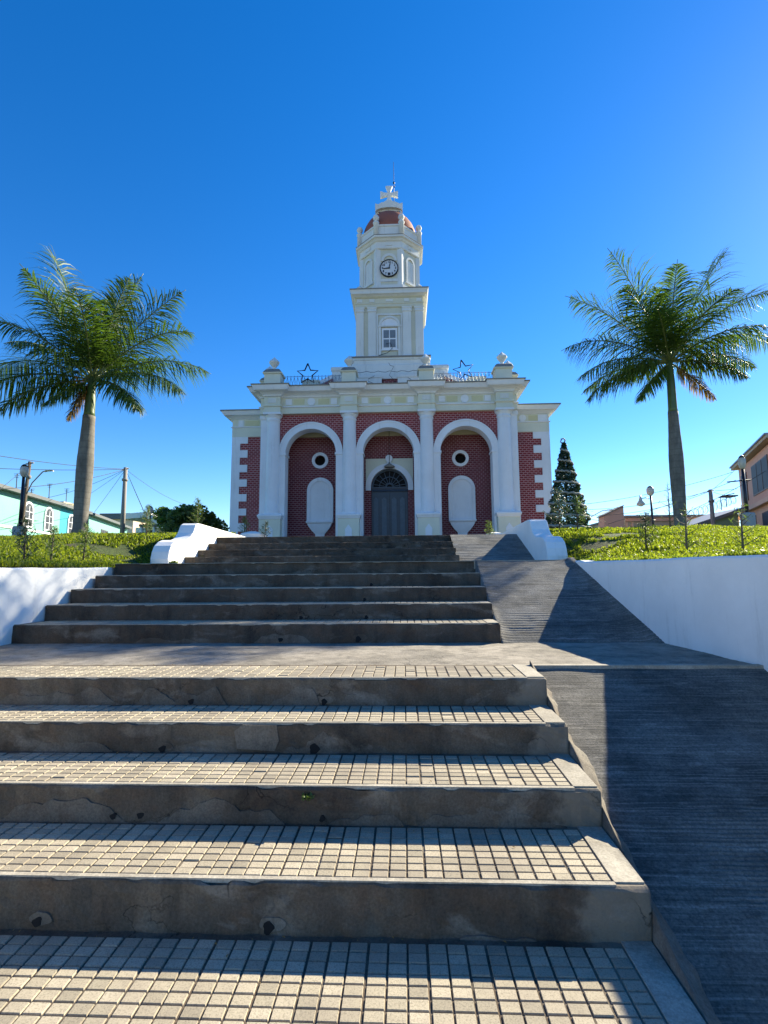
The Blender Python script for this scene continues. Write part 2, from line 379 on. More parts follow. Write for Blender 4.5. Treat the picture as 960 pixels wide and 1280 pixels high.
low = [(.78,1.26,-.54,-.36), (1.26,1.745,-.36,-.18), (1.745,2.236,-.18,0.), (2.236,2.719,0.,.199), (2.719,3.214,.199,.376), (3.214,3.646,.376,.546)]
for k, (a, b, z0, z1) in enumerate(low):
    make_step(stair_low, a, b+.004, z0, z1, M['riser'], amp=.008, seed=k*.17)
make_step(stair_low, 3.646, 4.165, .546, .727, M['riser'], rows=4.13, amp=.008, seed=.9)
mid = [(5.464,5.929,.727,.921,-4.24), (5.929,6.333,.921,1.10,-4.22), (6.333,6.817,1.10,1.271,-4.2), (6.817,7.29,1.271,1.44,-4.19)]
for k, (a, b, z0, z1, xl) in enumerate(mid):
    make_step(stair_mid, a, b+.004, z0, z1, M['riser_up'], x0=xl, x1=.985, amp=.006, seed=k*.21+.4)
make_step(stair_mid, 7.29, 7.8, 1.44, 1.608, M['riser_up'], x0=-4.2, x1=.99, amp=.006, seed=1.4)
top = [(10.2,10.87,1.61,1.80), (10.87,11.45,1.80,1.97), (11.45,11.95,1.97,2.14), (11.95,12.5,2.14,2.32)]
for k, (a, b, z0, z1) in enumerate(top):
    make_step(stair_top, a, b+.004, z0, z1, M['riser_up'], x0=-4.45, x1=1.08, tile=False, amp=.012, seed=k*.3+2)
# drain holes and mortar patches at the foot of the risers
def drain(x, yf, z, r, par, patch=True, mat='mortar'):
    m = MB(); n = 14
    pts = [(x+r*(1+.25*math.sin(3*a+x*9))*math.cos(a), z+r*1.0*(1+.2*math.cos(2*a+x*5))*math.sin(a)) for a in [2*PI*i/n for i in range(n)]]
    m.extry(pts, yf-.008, yf+.006); d = m.build('drain_hole', M['dark'], par)
    if patch:
        q = MB(); k = 22
        pp = [(x+r*.7+r*(2.0+.45*noise.noise(Vector((x*3, a*1.3, 1))))*math.cos(a)*1.25, max(z-r*.9, z+r*.55+r*(1.3+.35*noise.noise(Vector((x*3, a*1.7, 5))))*math.sin(a))) for a in [2*PI*i/k for i in range(k)]]
        q.extry(pp, yf-.0045, yf+.006); q.build('mortar_patch', M[mat], par)
def xat(px, Y): return (px-505)/640*Y
drain(-1.53, 2.236, .035, .019, stair_low); drain(-.57, 2.236, .03, .022, stair_low)
drain(-1.50, 2.719, .23, .016, stair_low, False); drain(-1.36, 2.719, .235, .017, stair_low, False); drain(-.43, 2.719, .23, .014, stair_low, False)
drain(-1.49, 3.214, .395, .021, stair_low, True, 'riser'); drain(-.56, 3.214, .40, .03, stair_low)
drain(-.57, 3.646, .57, .02, stair_low); drain(-1.5, 3.646, .57, .02, stair_low, False)
drain(-1.32, 5.464, .76, .025, stair_mid, False, 'riser'); drain(-.5, 5.464, .765, .03, stair_mid, True, 'riser')
drain(-1.2, 5.929, .95, .022, stair_mid, True, 'riser'); drain(-.45, 5.929, .95, .022, stair_mid, True, 'riser')
drain(-.5, 6.333, 1.13, .02, stair_mid, True, 'riser'); drain(-.45, 6.817, 1.3, .02, stair_mid, False)
def render_strip(x0, x1, yf, z0, h, seed):
    n = max(6, int((x1-x0)/.025)); top_ = []
    for i in range(n+1):
        x = x0+(x1-x0)*i/n; e_ = min(1, min(i, n-i)/(n*.12))
        top_.append((x, z0+h*e_*(.62+.75*fb(x, seed, 0, 3.5, 5))))
    m = MB()
    for (xa, za), (xb, zb_) in zip(top_, top_[1:]):
        za, zb_ = max(za, z0+.004), max(zb_, z0+.004)
        m.hexa([(xa,yf-.0065,z0-.002),(xb,yf-.0065,z0-.002),(xb,yf+.01,z0-.002),(xa,yf+.01,z0-.002),(xa,yf-.0055,za),(xb,yf-.0055,zb_),(xb,yf+.01,zb_),(xa,yf+.01,za)])
    m.build('render_patch', M['patch'], stair_low if yf < 5 else stair_mid)
for a_ in ((-2.1,-1.42,2.719,.199,.10,1),(-1.36,-.62,2.719,.199,.11,2),(-.40,-.02,2.719,.199,.09,3),(.05,.78,2.719,.199,.10,4),(-2.9,-2.0,3.646,.546,.11,5),(-1.9,-1.25,3.646,.546,.13,6),(-.95,-.60,3.646,.546,.12,7),
           (-.45,-.12,3.646,.546,.15,8),(-2.3,-1.8,3.214,.376,.07,9),(-.75,-.45,3.214,.376,.12,10),(.2,.5,2.236,.0,.06,11),(-2.9,-2.2,5.464,.727,.06,12),(-1.6,-1.0,5.464,.727,.08,13)): render_strip(*a_)
# repaired cement patch on the third riser
q = MB(); q.extry([(-1.03,.40),(-.80,.388),(-.775,.45),(-.79,.536),(-1.0,.54),(-1.05,.50)], 3.214-.007, 3.22); q.build('mortar_patch', M['mortar'], stair_low)

# ------------------------------------------------------------------ landings and ramps
def grid(xs, ys, fz, name, mat, smooth=True):
    nx, ny = len(xs(ys[0])), len(ys); V = []; Q = []
    for y in ys:
        for x in xs(y): V.append((x, y, fz(x, y)))
    for j in range(ny-1):
        for i in range(nx-1): Q.append((j*nx+i, j*nx+i+1, (j+1)*nx+i+1, (j+1)*nx+i))
    o = npmesh(name, V, Q, mat)
    if smooth: o.data.polygons.foreach_set('use_smooth', [True]*len(Q))
    return o
def wallx_r(y):
    P = [(-60,2.75),(-.6,2.75),(4.2,2.70),(5.45,2.60),(7.3,2.30),(8.2,2.6),(30,2.6)]
    for (a, p), (b, q_) in zip(P, P[1:]):
        if y <= b: return p+(q_-p)*(y-a)/(b-a)
def wallx_l(y):
    P = [(-60,-4.2),(-.6,-4.2),(7.3,-4.24),(9.7,-4.48),(30,-4.48)]
    for (a, p), (b, q_) in zip(P, P[1:]):
        if y <= b: return p+(q_-p)*(y-a)/(b-a)
def lin(a, b, n): return [a+(b-a)*i/(n-1) for i in range(n)]
struct(grid(lambda y: lin(wallx_l(y)-.05, wallx_r(y)+.06, 90), lin(4.15, 5.56, 40), lambda x, y: .724+.006*fb(x, y, 0, 2.5, 5)+.001*math.sin(y*240+3*fb(x, y, 0, 1.5)), 'landing', M['landing']))
struct(MB().box(XR-.02, 2.76, 4.115, 4.172, .6, .733).build('ramp_edge_kerb', M['curb']))
struct(grid(lambda y: lin(wallx_l(y)-.05, wallx_r(y)+.06, 60), lin(7.26, 10.4, 30), lambda x, y: 1.603+.004*fb(x, y, 0, 2, 4), 'upper_landing', M['landing']))
def groovy(x, y, per, d):
    ph = y/per + .10*fb(x*.5, y*3, 1, 1.0, 3)
    s = math.sin(2*PI*ph); wear = min(1, max(.12, .55+1.9*fb(x, y, 4, 1.3, 5)))*(1+.35*fb(x*.7, y*9, 2, 3, 3))
    return -d*wear*(.5-.5*s)**2 + .005*fb(x, y, 7, 3, 6)
def low_ramp(x, y):
    z = .727-.345*(4.17-y)
    lip = -.25 if x < XR else 0
    return z + groovy(x, y, .0235, .0075)*min(1, max(0, (x-1.0)/.1)) + lip
def fillet(x, y):
    f = (x-XR)/(.055+.035*fb(0, y, 2, 3.1, 4)); n_ = fb(x*2, y, 5, 9, 4)
    return -.3+.727-.345*(4.17-y) if x < XR else .727-.345*(4.17-y)+.055*max(-.5, 1-f)+.014*n_
struct(grid(lambda y: [XR-.012]+lin(XR+.0005, XR+.13, 12), list(np.arange(.5, 4.16, .02)), fillet, 'cement_fillet', M['mortar']))
struct(grid(lambda y: lin(XR-.01, XR+.2, 14)+lin(XR+.24, wallx_r(y)+.06, 34), list(np.arange(.5, 4.172, .0052)), low_ramp, 'ramp', M['ramp_low']))
def mid_ramp(x, y):
    t = (y-5.46)/(7.27-5.46); z = .727+t*(1.612-.727)
    lip = .03*math.exp(-max(0, x-1.02)/.05)*(.6+.6*fb(x, y, 3, 4, 4))
    edge = .035*math.exp(-max(0, wallx_r(y)-.03-x)/.05)
    return z + groovy(x, y, .045, .007) + lip*(1-t*.6) + edge - (.35 if x < .985 else 0)
struct(grid(lambda y: [.975]+lin(.987, 1.2, 12)+lin(1.24, wallx_r(y)+.04, 34), list(np.arange(5.39, 7.275, .009)), mid_ramp, 'middle_ramp', M['ramp_up']))
struct(MB().box(.97, 2.34, 7.262, 7.30, 1.5, 1.617).build('ramp_edge_kerb', M['curb']))
def top_ramp(x, y):
    t = (y-10.2)/(12.0-10.2); return 1.606+t*.722+groovy(x, y, .09, .012)
struct(grid(lambda y: lin(1.06, 2.66, 30), list(np.arange(10.2, 12.01, .018)), top_ramp, 'upper_ramp', M['ramp_up']))
struct(grid(lambda y: [-4.5, -4.44, -2, 0, 2, 2.6, 2.68], lin(12.0, 14.6, 8), lambda x, y: 2.322+.035*(y-12), 'walk', M['landing']))
struct(grid(lambda y: lin(-13, 11.5, 30), lin(14.5, 26, 20), lambda x, y: 2.322+.035*(y-12)+.003, 'forecourt', M['landing']))

# ------------------------------------------------------------------ retaining walls
def ret_wall(side, label):
    t = thing('retaining_wall', label, 'retaining wall', (0,0,0), 'whitewashed walls beside the steps')
    fx = wallx_r if side > 0 else wallx_l
    yend = 9.6
    ys = sorted(set(lin(-.6, yend, 100)+[4.2,5.45,7.3]))
    V = []; th = .20
    for y in ys:
        x = fx(y); zt = (1.575+.004*(y-5)+.006*fb(0, y, side, 1.3, 3)) + (.02 if y > 7 else 0)
        if side < 0: zt = 1.53+.012*(y-5)+.006*fb(0, y, side, 1.3, 3)
        zl = -.7 if y < 4.1 else (.55 if y < 7.2 else 1.3)
        w1 = .005*fb(x, y, 1, 1.5, 4)
        o = side*th
        V.append([(x+side*(.012)+w1, y, zl), (x+w1, y, zt-.5), (x+w1, y, zt-.02), (x+side*.02, y, zt), (x+o-side*.02, y, zt), (x+o, y, zt-.02), (x+o, y, zl)])
    m = MB(); m.loft(V, True, False); 
    if side > 0: m.f = [tuple(reversed(f)) for f in m.f]
    m.build('wall', M['wallwhite'], t)
    xe = fx(-.6); o = MB()
    if side > 0: o.box(xe+.2, 26, -.6, -.4, -.7, 1.57)
    else: o.box(-26, xe-.2, -.6, -.4, -.7, 1.53)
    o.build('front_wall', M['wallwhite'], t)
ret_wall(1, 'low white retaining wall holding up the lawn to the right of the ramp, in blue shade')
ret_wall(-1, 'low white retaining wall left of the steps holding up the lawn')
LV = []; LQ = []
for (a_, b_, z0_, z1_) in low[2:]+[(3.646,4.165,.546,.727)]:
    for _ in range(34):
        x = rnd.uniform(-2.6, .75); y = b_-abs(rnd.gauss(0,.05))-.012 if rnd.random() < .75 else rnd.uniform(a_+.05, b_); z = z1_+.009; s_ = rnd.uniform(.003,.011); t_ = rnd.uniform(0, PI); q_ = len(LV)
        cx0, sx0 = math.cos(t_)*s_, math.sin(t_)*s_
        LV += [(x-cx0,y-sx0,z),(x+sx0*.35,y-cx0*.35,z+s_*.3),(x+cx0,y+sx0,z),(x-sx0*.35,y+cx0*.35,z+s_*.15)]; LQ.append((q_,q_+1,q_+2,q_+3))
struct(npmesh('leaf_litter', LV, LQ, M['palmdry']), 'stuff')
# scrolled cheek walls
scroll = [(9.52,1.45),(9.50,1.60),(9.49,1.74),(9.53,1.88),(9.61,2.0),(9.74,2.08),(9.90,2.125),(10.08,2.135),(10.24,2.145),(10.38,2.18),(10.50,2.24),(10.60,2.32),(10.67,2.42),(10.73,2.50),(10.83,2.545),(11.0,2.55),(12.5,2.52),(14.2,2.49),(14.25,2.3),(14.25,1.45)]
def cheek(x0, x1, label):
    o = MB().extr(scroll, x0, x1).build('scroll_wall', M['wallwhite']); tag(o, label, 'scrolled wall', 'white scroll walls flanking the top steps')
    b = o.modifiers.new('b', 'BEVEL'); b.width = .025; b.segments = 3; b.limit_method = 'ANGLE'; b.angle_limit = math.radians(50)
cheek(-4.80, -4.45, 'white scroll-shaped cheek wall at the left end of the top steps, sunlit side')
cheek(2.60, 2.97, 'white scroll-shaped cheek wall at the right edge of the upper ramp, in shade')
o = MB().rects(-4.85, -4.25, 14.9, 15.6, [(0,2.3),(0,2.62),(-.04,2.66),(-.22,2.72)]).build('white_block', M['wallwhite']); tag(o, 'small white masonry block beyond the left scroll wall', 'masonry block')
o = MB().rects(2.35, 2.9, 14.9, 15.6, [(0,2.3),(-.02,2.5),(-.08,2.58),(-.2,2.62)]).build('white_block', M['wallwhite']); tag(o, 'small rounded white masonry block beyond the right scroll wall', 'masonry block')

# ------------------------------------------------------------------ ground
def ss(t): t = min(1, max(0, t)); return t*t*(3-2*t)
def lawn_h(x, y):
    h = .98*ss((y-4.6)/10.4)
    if x < -7: h -= .012*(-7-x)
    d = (x-wallx_r(min(y, 9))) if x > 0 else (wallx_l(min(y, 9))-x)
    lat = ss(d/2.4); k = ss((y-9.5)/1.6); h = 1.555+h*(lat+(1-lat)*k)+.012*min(4, max(0, d))
    return h + .03*fb(x, y, 0, .6, 4)*ss(d/.8)
def lawn_edge(s, y):
    if s > 0: return (wallx_r(y)+.15 if y < 9.6 else (2.93 if y < 14.3 else 3.3))
    return (wallx_l(y)-.15 if y < 9.6 else (-4.76 if y < 14.3 else -5.1))
def lawn(s):
    ys = lin(-.5, 19.9, 103)
    fr = [(i/46)**1.6 for i in range(47)]
    return struct(grid(lambda y: (lambda e: [e+s*f*(25-abs(e)) for f in fr][::s])(lawn_edge(s, y)), ys, lawn_h, 'lawn_ground', M['soil']))
lawn(1); lawn(-1)
gm = MB()
for a in ((-1500,-24.9,-.5,1500),(24.9,1500,-.5,1500),(-24.9,24.9,19.8,1500)):
    gm.add([(a[0],a[2],2.6),(a[1],a[2],2.6),(a[1],a[3],2.6),(a[0],a[3],2.6)], [(0,1,2,3)])
struct(gm.build('ground', M['soil']))
struct(MB().add([(-1500,-1500,-.55),(1500,-1500,-.55),(1500,1.2,-.55),(-1500,1.2,-.55)], [(0,1,2,3)]).build('street', M['asphalt']))
# grass blades
def grass_field(s, name, n):
    V = []; yy = []; 
    y = 4*np.ones(n); y = 2.5 + (rng.random(n)**1.15)*13.5
    e = np.array([lawn_edge(s, v) for v in y])
    d = .02+(rng.random(n)**1.35)*11.0
    x = e+s*d
    hz = np.array([lawn_h(a, b) for a, b in zip(x, y)])
    dens = np.array([noise.noise(Vector((a*.9, b*.9, 3.3*s)))+.5*noise.noise(Vector((a*3, b*3, 1))) for a, b in zip(x, y)])
    # bare earth next to the scrolls
    bx, by = (4.6 if s > 0 else -6.2), 10.6
    bare = np.exp(-(((x-bx)/1.1)**2+((y-by)/1.3)**2))
    keep = (dens > -.80+.95*bare)
    x, y, hz, dens = x[keep], y[keep], hz[keep], dens[keep]; n = len(x)
    ln = (.022+.038*rng.random(n))*(1+1.5*np.clip(dens, 0, .6))*(1.15-.3*(rng.random(n)<.5)); ang = rng.random(n)*2*PI; lean = .2+.8*rng.random(n)
    wd = .004+.005*rng.random(n)+.0006*y
    dx, dy = np.cos(ang), np.sin(ang); px, py = -dy*wd, dx*wd
    b0 = np.stack([x-px, y-py, hz-.01], 1); b1 = np.stack([x+px, y+py, hz-.01], 1)
    mx, my, mz = x+dx*ln*lean*.35, y+dy*ln*lean*.35, hz+ln*.75
    m1 = np.stack([mx+px*.8, my+py*.8, mz], 1); m0 = np.stack([mx-px*.8, my-py*.8, mz], 1)
    tx, ty, tz = x+dx*ln*lean, y+dy*ln*lean, hz+ln*(1.05-.35*lean)
    t0 = np.stack([tx-px*.12, ty-py*.12, tz], 1); t1 = np.stack([tx+px*.12, ty+py*.12, tz], 1)
    A = np.stack([b0, b1, m1, m0, t1, t0], 1).reshape(-1, 3); k = np.arange(n)[:, None]*6
    Q = np.concatenate([k+np.array([[0,1,2,3]]), k+np.array([[3,2,4,5]])])
    struct(npmesh(name, A, Q, M['grass']), 'stuff')
grass_field(1, 'grass', 170000); grass_field(-1, 'grass', 170000)

# ------------------------------------------------------------------ foliage helpers
def leaf_cloud(n, fpos, size, flat=.5, aspect=2.2, hang=0.):
    pos = np.array([fpos() for _ in range(n)]); a = rng.normal(size=(n, 3)); a[:, 2] = a[:, 2]*flat-hang
    a /= np.linalg.norm(a, axis=1)[:, None]; b = np.cross(a, rng.normal(size=(n, 3))); b /= np.linalg.norm(b, axis=1)[:, None]
    s = size*(.6+.8*rng.random(n))[:, None]; A = a*s*aspect/2; B = b*s/2
    V = np.stack([pos-A, pos-A*.1+B, pos+A, pos-A*.1-B], 1).reshape(-1, 3); Q = np.arange(n*4).reshape(-1, 4)
    return V, Q
def fol(name, V, Q, mat, par):
    return npmesh(name, V, Q, mat, par)
def sapling(x, y, h, kind, label, group, name='sapling', z=None, bare=False, mat='feather', wdt=.32):
    z = lawn_h(x, y) if z is None else z
    t = thing(name, label, 'sapling' if name == 'sapling' else name.replace('_', ' '), (x,y,z), group)
    m = MB(); tops = []
    lean = (rnd.uniform(-.06,.06)*h, rnd.uniform(-.06,.06)*h)
    m.tube([(x,y,z-.05),(x+lean[0]*.4,y+lean[1]*.4,z+h*.5),(x+lean[0],y+lean[1],z+h)], [.012+.008*h,.010+.003*h,.003], 5)
    nb = int(10+10*h); br = []
    for i in range(nb):
        f = .12+.85*i/nb; a = i*2.4+rnd.uniform(-.4,.4); l = h*wdt*(1.05-f)*rnd.uniform(.7,1.25)+.04
        p = Vector((x+lean[0]*f, y+lean[1]*f, z+h*f)); d = Vector((math.cos(a), math.sin(a), rnd.uniform(.5,1.1))).normalized()
        q_ = p+d*l; m.tube([p, p+d*l*.55+Vector((0,0,-.02*l)), q_], [.006,.004,.002], 4); br.append((p, q_))
    m.build('stem', M['twig' if bare else 'bark'], t)
    if kind != 'bare':
        n = int((900 if kind == 'feathery' else 420)*h) if not bare else 40
        def fp():
            p, q_ = rnd.choice(br); u = rnd.random(); c = p.lerp(q_, .15+.9*u)
            return (c.x+rnd.gauss(0,.022), c.y+rnd.gauss(0,.022), c.z+rnd.gauss(0,.022))
        V, Q = leaf_cloud(n, fp, .0085 if kind == 'feathery' else .012, 1.0, 8)
        fol('foliage', V, Q, M[mat], t)
    return t
G = 'young shrubs planted on the lawn'
def at(px, py, Y):                       # survey of the site: sight line through a photo point, cut at depth Y
    d_ = fwd + rt*((px-480)/640) - up*((py-640)/640); k = Y/d_.y
    return (d_.x*k, Y, H+d_.z*k)
def pxy(px, Y): return at(px, 662, Y)[0]
sap = [
 (pxy(33,7.0),7.0,.62,'dark','dark spindly sapling nearest the left edge of the left lawn','darkneedle',.36),
 (pxy(66,7.6),7.6,.52,'dark','thin dark sapling on the left lawn between two bushier ones','feather',.34),
 (pxy(106,8.2),8.2,.62,'feathery','bushy feathery green shrub in front of the left palm trunk','feather',.42),
 (pxy(183,11.3),11.3,.72,'feathery','pale green feathery shrub on the left lawn near the bare earth by the scroll','feather',.35),
 (pxy(700,12.4),12.4,1.05,'feathery','large grey-green feathery shrub right behind the right scroll wall','darkneedle',.4),
 (pxy(722,12.0),12.0,.85,'feathery','yellow-green feathery shrub in front of the christmas tree','feather',.42),
 (pxy(806,8.6),8.6,.62,'feathery','grey-green feathery shrub alone in the middle of the right lawn','darkneedle',.40),
 (pxy(246,14.3),14.3,1.1,'feathery','tall pale feathery sapling left of the church corner','feather',.3),
 (pxy(306,15.3),15.3,.75,'feathery','pale feathery sapling in front of the left church wing','feather',.34),
 (pxy(331,14.8),14.8,.55,'dark','small dark bluish conifer in front of the left portico pedestal','darkneedle',.4),
 (pxy(612,14.9),14.9,.5,'feathery','small yellowish plant at the foot of the right portico column','feather',.4),
]
for (x, y, h, k, lab, mt, wd) in sap:
    inside = -4.4 < x < 2.6
    sapling(x, y, h, k, lab, G, 'sapling', z=(2.322+.035*(y-12)) if (inside or y > 14.5) else None, mat=mt, wdt=wd)
sapling(pxy(856,7.2), 7.2, .66, 'few', 'leafless forked twig sapling on the right lawn below the palm', G, bare=True, wdt=.42)
sapling(pxy(926,6.9), 6.9, .62, 'few', 'leafless twig sapling on the right lawn nearest the right edge', G, bare=True, wdt=.42)
sapling(pxy(838,13.2), 13.2, 1.2, 'few', 'tall leafless twigs just left of the right palm trunk', G, bare=True, wdt=.3)
# weeds in the step corners
def weed(x, y, z, s, label):
    def fp(): 
        a = rnd.uniform(0, 2*PI); r = s*rnd.random()**.5
        return (x+r*math.cos(a), y+r*math.sin(a)*.6, z+s*.7*rnd.random())
    V, Q = leaf_cloud(int(60+500*s), fp, s*.28, .9, 2.4)
    tag(npmesh('weed', V, Q, M['feather']), label, 'weed', 'weeds growing in the step corners')
weed(-4.15, 5.99, .945, .07, 'green weed at the left end of the first step above the landing')
weed(-4.14, 6.42, 1.12, .07, 'green weed at the left end of the second step above the landing')
weed(-4.10, 6.9, 1.29, .07, 'green weed at the left end of the third step above the landing')
weed(-4.42, 9.6, 1.63, .1, 'green weed tuft at the foot of the left scroll')
weed(-4.35, 10.9, 1.84, .07, 'small weed at the left end of the top flight')
weed(-.50, 2.700, .325, .034, 'tiny yellow-green weed sprouting from the crack in the third riser from below')

# ------------------------------------------------------------------ palms
def palm(name_label, bx, by, ztop_grey, zheart, topx, fronds, fruit, r=(.20,.25,.17,.13), seed=1, crown=1.0):
    rr = random.Random(seed); z0 = 2.6
    t = thing('palm_tree', name_label, 'palm tree', (bx,by,z0), 'royal palms on the lawns')
    hx = topx
    def cx(z): return bx+(hx-bx)*((z-z0)/(zheart-z0))
    prof = []; n = 26
    for i in range(n):
        f = i/(n-1); z = z0+(ztop_grey-z0)*f
        if f < .55: q_ = r[0]+(r[1]-r[0])*ss(f/.55)
        else: q_ = r[1]+(r[2]-r[1])*ss((f-.55)/.45)
        if f < .06: q_ += .05*(1-f/.06)
        prof.append((z, q_*(1+.012*math.sin(i*2.1))))
    MB().tube([(cx(z), by, z) for z, _ in prof], [p[1] for p in prof], 20).build('trunk', M['trunk'], t)
    MB().tube([(cx(ztop_grey-.02), by, ztop_grey-.02), (cx(ztop_grey+.1), by, ztop_grey+.1), (cx((ztop_grey+zheart)/2), by, (ztop_grey+zheart)/2), (cx(zheart), by, zheart+.1)], [r[2]*.98, r[3]*1.15, r[3]*1.05, r[3]*.75], 16).build('crownshaft', M['crownshaft'], t)
    heart = Vector((hx, by, zheart))
    for (az_, el_, Ln, mt) in fronds:
        a = math.radians(az_+rr.uniform(-4, 4)); e = math.radians(el_)
        d = Vector((math.cos(a)*math.cos(e), math.sin(a)*math.cos(e), math.sin(e)))
        pts = [heart+d*.05]; seg = 22; sl_ = Ln*crown/seg
        for i in range(seg):
            d = (d+Vector((0,0,-.050*(.2+1.3*i/seg)*(.6 if el_ > 50 else 1.15)*(1 if el_ > -20 else .4)))).normalized(); pts.append(pts[-1]+d*sl_)
        m = MB(); m.tube(pts, [.028*(1-.85*i/seg)+.004 for i in range(seg+1)], 5)
        V = []; Q = []
        side0 = Vector((-math.sin(a), math.cos(a), 0))
        nl = 78; twist = rr.uniform(-.5,.5)
        for i in range(nl):
            f = .10+.895*i/nl; k = f*seg; i0 = min(seg-1, int(k)); p = pts[i0].lerp(pts[i0+1], k-i0)
            T = (pts[i0+1]-pts[i0]).normalized(); sd = side0-T*side0.dot(T); sd.normalize(); nn = sd.cross(T).normalized()
            if nn.z < 0: nn = -nn
            ll = Ln*crown*.31*(math.sin(PI*min(1, .18+f*.86))**.6)*rr.uniform(.8, 1.15)
            for s_ in (-1, 1, -1, 1)[: 4 if i % 2 else 2]:
                liftv = rr.uniform(-.5, .8)+twist*s_*.3
                dv = (sd*s_*1.0+T*(.55+.5*f)+nn*liftv).normalized()
                wv = dv.cross(nn+T*rr.uniform(-.6,.6)).normalized()*(.0145*crown*(.75+.4*rr.random()))
                q0 = p; dv = (dv+Vector((0,0,-.45 if el_ < 35 else -.08))).normalized(); q1 = q0+dv*ll*.38; dv2 = (dv+Vector((0,0,-.26-.28*rr.random()))).normalized(); q2 = q1+dv2*ll*.36
                dv3 = (dv2+Vector((0,0,-.42-.35*rr.random()))).normalized(); q3 = q2+dv3*ll*.3
                b = len(V); V += [q0-wv*.5, q0+wv*.5, q1+wv, q1-wv, q2+wv*.75, q2-wv*.75, q3+wv*.1, q3-wv*.1]
                Q += [(b,b+1,b+2,b+3),(b+3,b+2,b+4,b+5),(b+5,b+4,b+6,b+7)]
        m.sm = [True]*len(m.f)
        fr = m.build('frond', M['rachis'], t)
        lf = npmesh('leaflets', [tuple(v) for v in V], Q, M[mt]); lf.parent = fr
    if fruit:
        for k, (dx, dy) in enumerate(fruit):
            V, Q = leaf_cloud(260, lambda: (hx+dx+rr.gauss(0,.09), by+dy+rr.gauss(0,.09), zheart-.28+rr.gauss(0,.16)-.1*abs(dx)), .045, 1, 1.2)
            npmesh('fruit_cluster', V, Q, M['fruit'], t)
    return t
P_ = 'palm'
left_fr = [(180,73,4.3,P_),(165,62,3.7,P_),(172,28,3.6,P_),(186,12,3.4,P_),(195,-8,2.6,P_),(90,84,2.6,P_),(60,78,2.6,P_),(15,74,3.4,P_),(4,56,3.6,P_),(-8,40,3.3,P_),(2,24,3.4,P_),(-12,8,3.2,P_),(-25,-12,2.5,P_),
           (250,55,3.0,P_),(290,45,3.0,P_),(262,20,2.6,P_),(120,50,3.2,P_),(75,45,3.2,P_),(205,45,3.0,P_),(240,-35,1.6,P_),(200,-62,1.3,'palmdry'),(330,66,3.0,P_)]
right_fr = [(178,72,4.1,P_),(165,52,3.9,P_),(184,26,3.5,P_),(192,8,3.2,P_),(178,-4,2.8,P_),(205,-38,2.0,P_),(5,66,4.2,P_),(-3,50,4.0,P_),(3,32,3.7,P_),(10,20,3.0,P_),(-15,0,2.2,P_),
            (-8,-42,1.7,'palmdry'),(90,82,2.8,P_),(110,60,3.0,P_),(255,60,2.8,P_),(285,40,2.8,P_),(240,35,2.6,P_),(310,25,2.6,P_),(95,30,2.8,P_),(60,45,3.0,P_),(215,50,3.0,P_),(140,15,2.8,P_)]
palm('tall royal palm on the left lawn with orange fruit under its crown', -9.46, 14.5, 6.18, 7.30, -9.37, left_fr, [(-.28,-.1),(-.2,.1)], (.188,.228,.17,.13), 3, 1.10)
palm('tall royal palm on the right lawn, dark against the bright sky', 8.46, 16.0, 6.42, 8.05, 8.50, right_fr, None, (.175,.212,.15,.115), 8, 1.06)

# ------------------------------------------------------------------ christmas tree
cxx, cyy, cz0, czt = 6.15, 19.5, 2.55, 6.38
ct = thing('christmas_tree', 'tall dark artificial christmas tree wound with silver garland beside the church', 'christmas tree', (cxx,cyy,cz0))
MB().tube([(cxx,cyy,cz0),(cxx,cyy,czt)], [.06,.02], 8).build('trunk', M['bark'], ct)
def cone_r(z): f = (z-cz0)/(czt-cz0); return max(.03, .88*(1-f)**.92+.03)
def fx():
    f = 1-(1-rnd.random())**.5 if False else rnd.random()**1.45
    z = cz0+.1+(czt-cz0-.1)*f; r = cone_r(z)*(.55+.5*rnd.random()**.5)*(1+.10*math.sin(z*11)); a = rnd.uniform(0, 2*PI)
    return (cxx+r*math.cos(a), cyy+r*math.sin(a), z-.1*r)
V, Q = leaf_cloud(15000, fx, .042, .5, 2.6, .15); fol('foliage', V, Q, M['xmas'], ct)
pts = []; 
for i in range(420):
    f = i/420; z = cz0+.35+(czt-cz0-.45)*f; a = -f*2*PI*8+1.0; r = cone_r(z)*1.06+.02
    pts.append((cxx+r*math.cos(a), cyy+r*math.sin(a), z+.02*math.sin(i*1.7)))
MB().tube(pts, [.052-.02*i/420 for i in range(420)], 6).build('garland', M['tinsel'], ct)
for i in range(16):
    f = (i+.5)/16; z = cz0+.4+(czt-cz0-.9)*f**1.3; a = i*2.4; r = cone_r(z)*1.04; q_ = .028+.02*rnd.random()
    MB().lathe(cxx+r*math.cos(a), cyy+r*math.sin(a), [(.004,z-q_)]+[(q_*math.sin(PI*k/7), z-q_*math.cos(PI*k/7)) for k in range(1, 7)]+[(.004,z+q_)], 10).build('bauble', M['bauble'], ct)
MB().tube([(cxx-.02,cyy,czt-.05),(cxx-.12,cyy-.02,czt+.02),(cxx-.08,cyy,czt+.14),(cxx,cyy,czt+.16),(cxx+.06,cyy,czt+.1),(cxx+.02,cyy,czt-.02),(cxx+.12,cyy,czt-.12)], .03, 6).build('bow', M['tinsel'], ct)
# ------------------------------------------------------------------ church
XC = -.76; ZF = 2.72
ch = thing('church', 'white and red brick church with arched portico and central clock tower', 'church', (XC, 27, ZF))
def c_(m, name, mat, par=None): return m.build(name, M[mat], par or ch)
def B(*a): return MB().box(*a)
# nave body
YB = 25.6
for a, b in ((-8.85,-7.0),(5.48,7.35)): c_(B(a, b, YB, 40, ZF-.6, 8.5), 'wing_wall', 'brick')
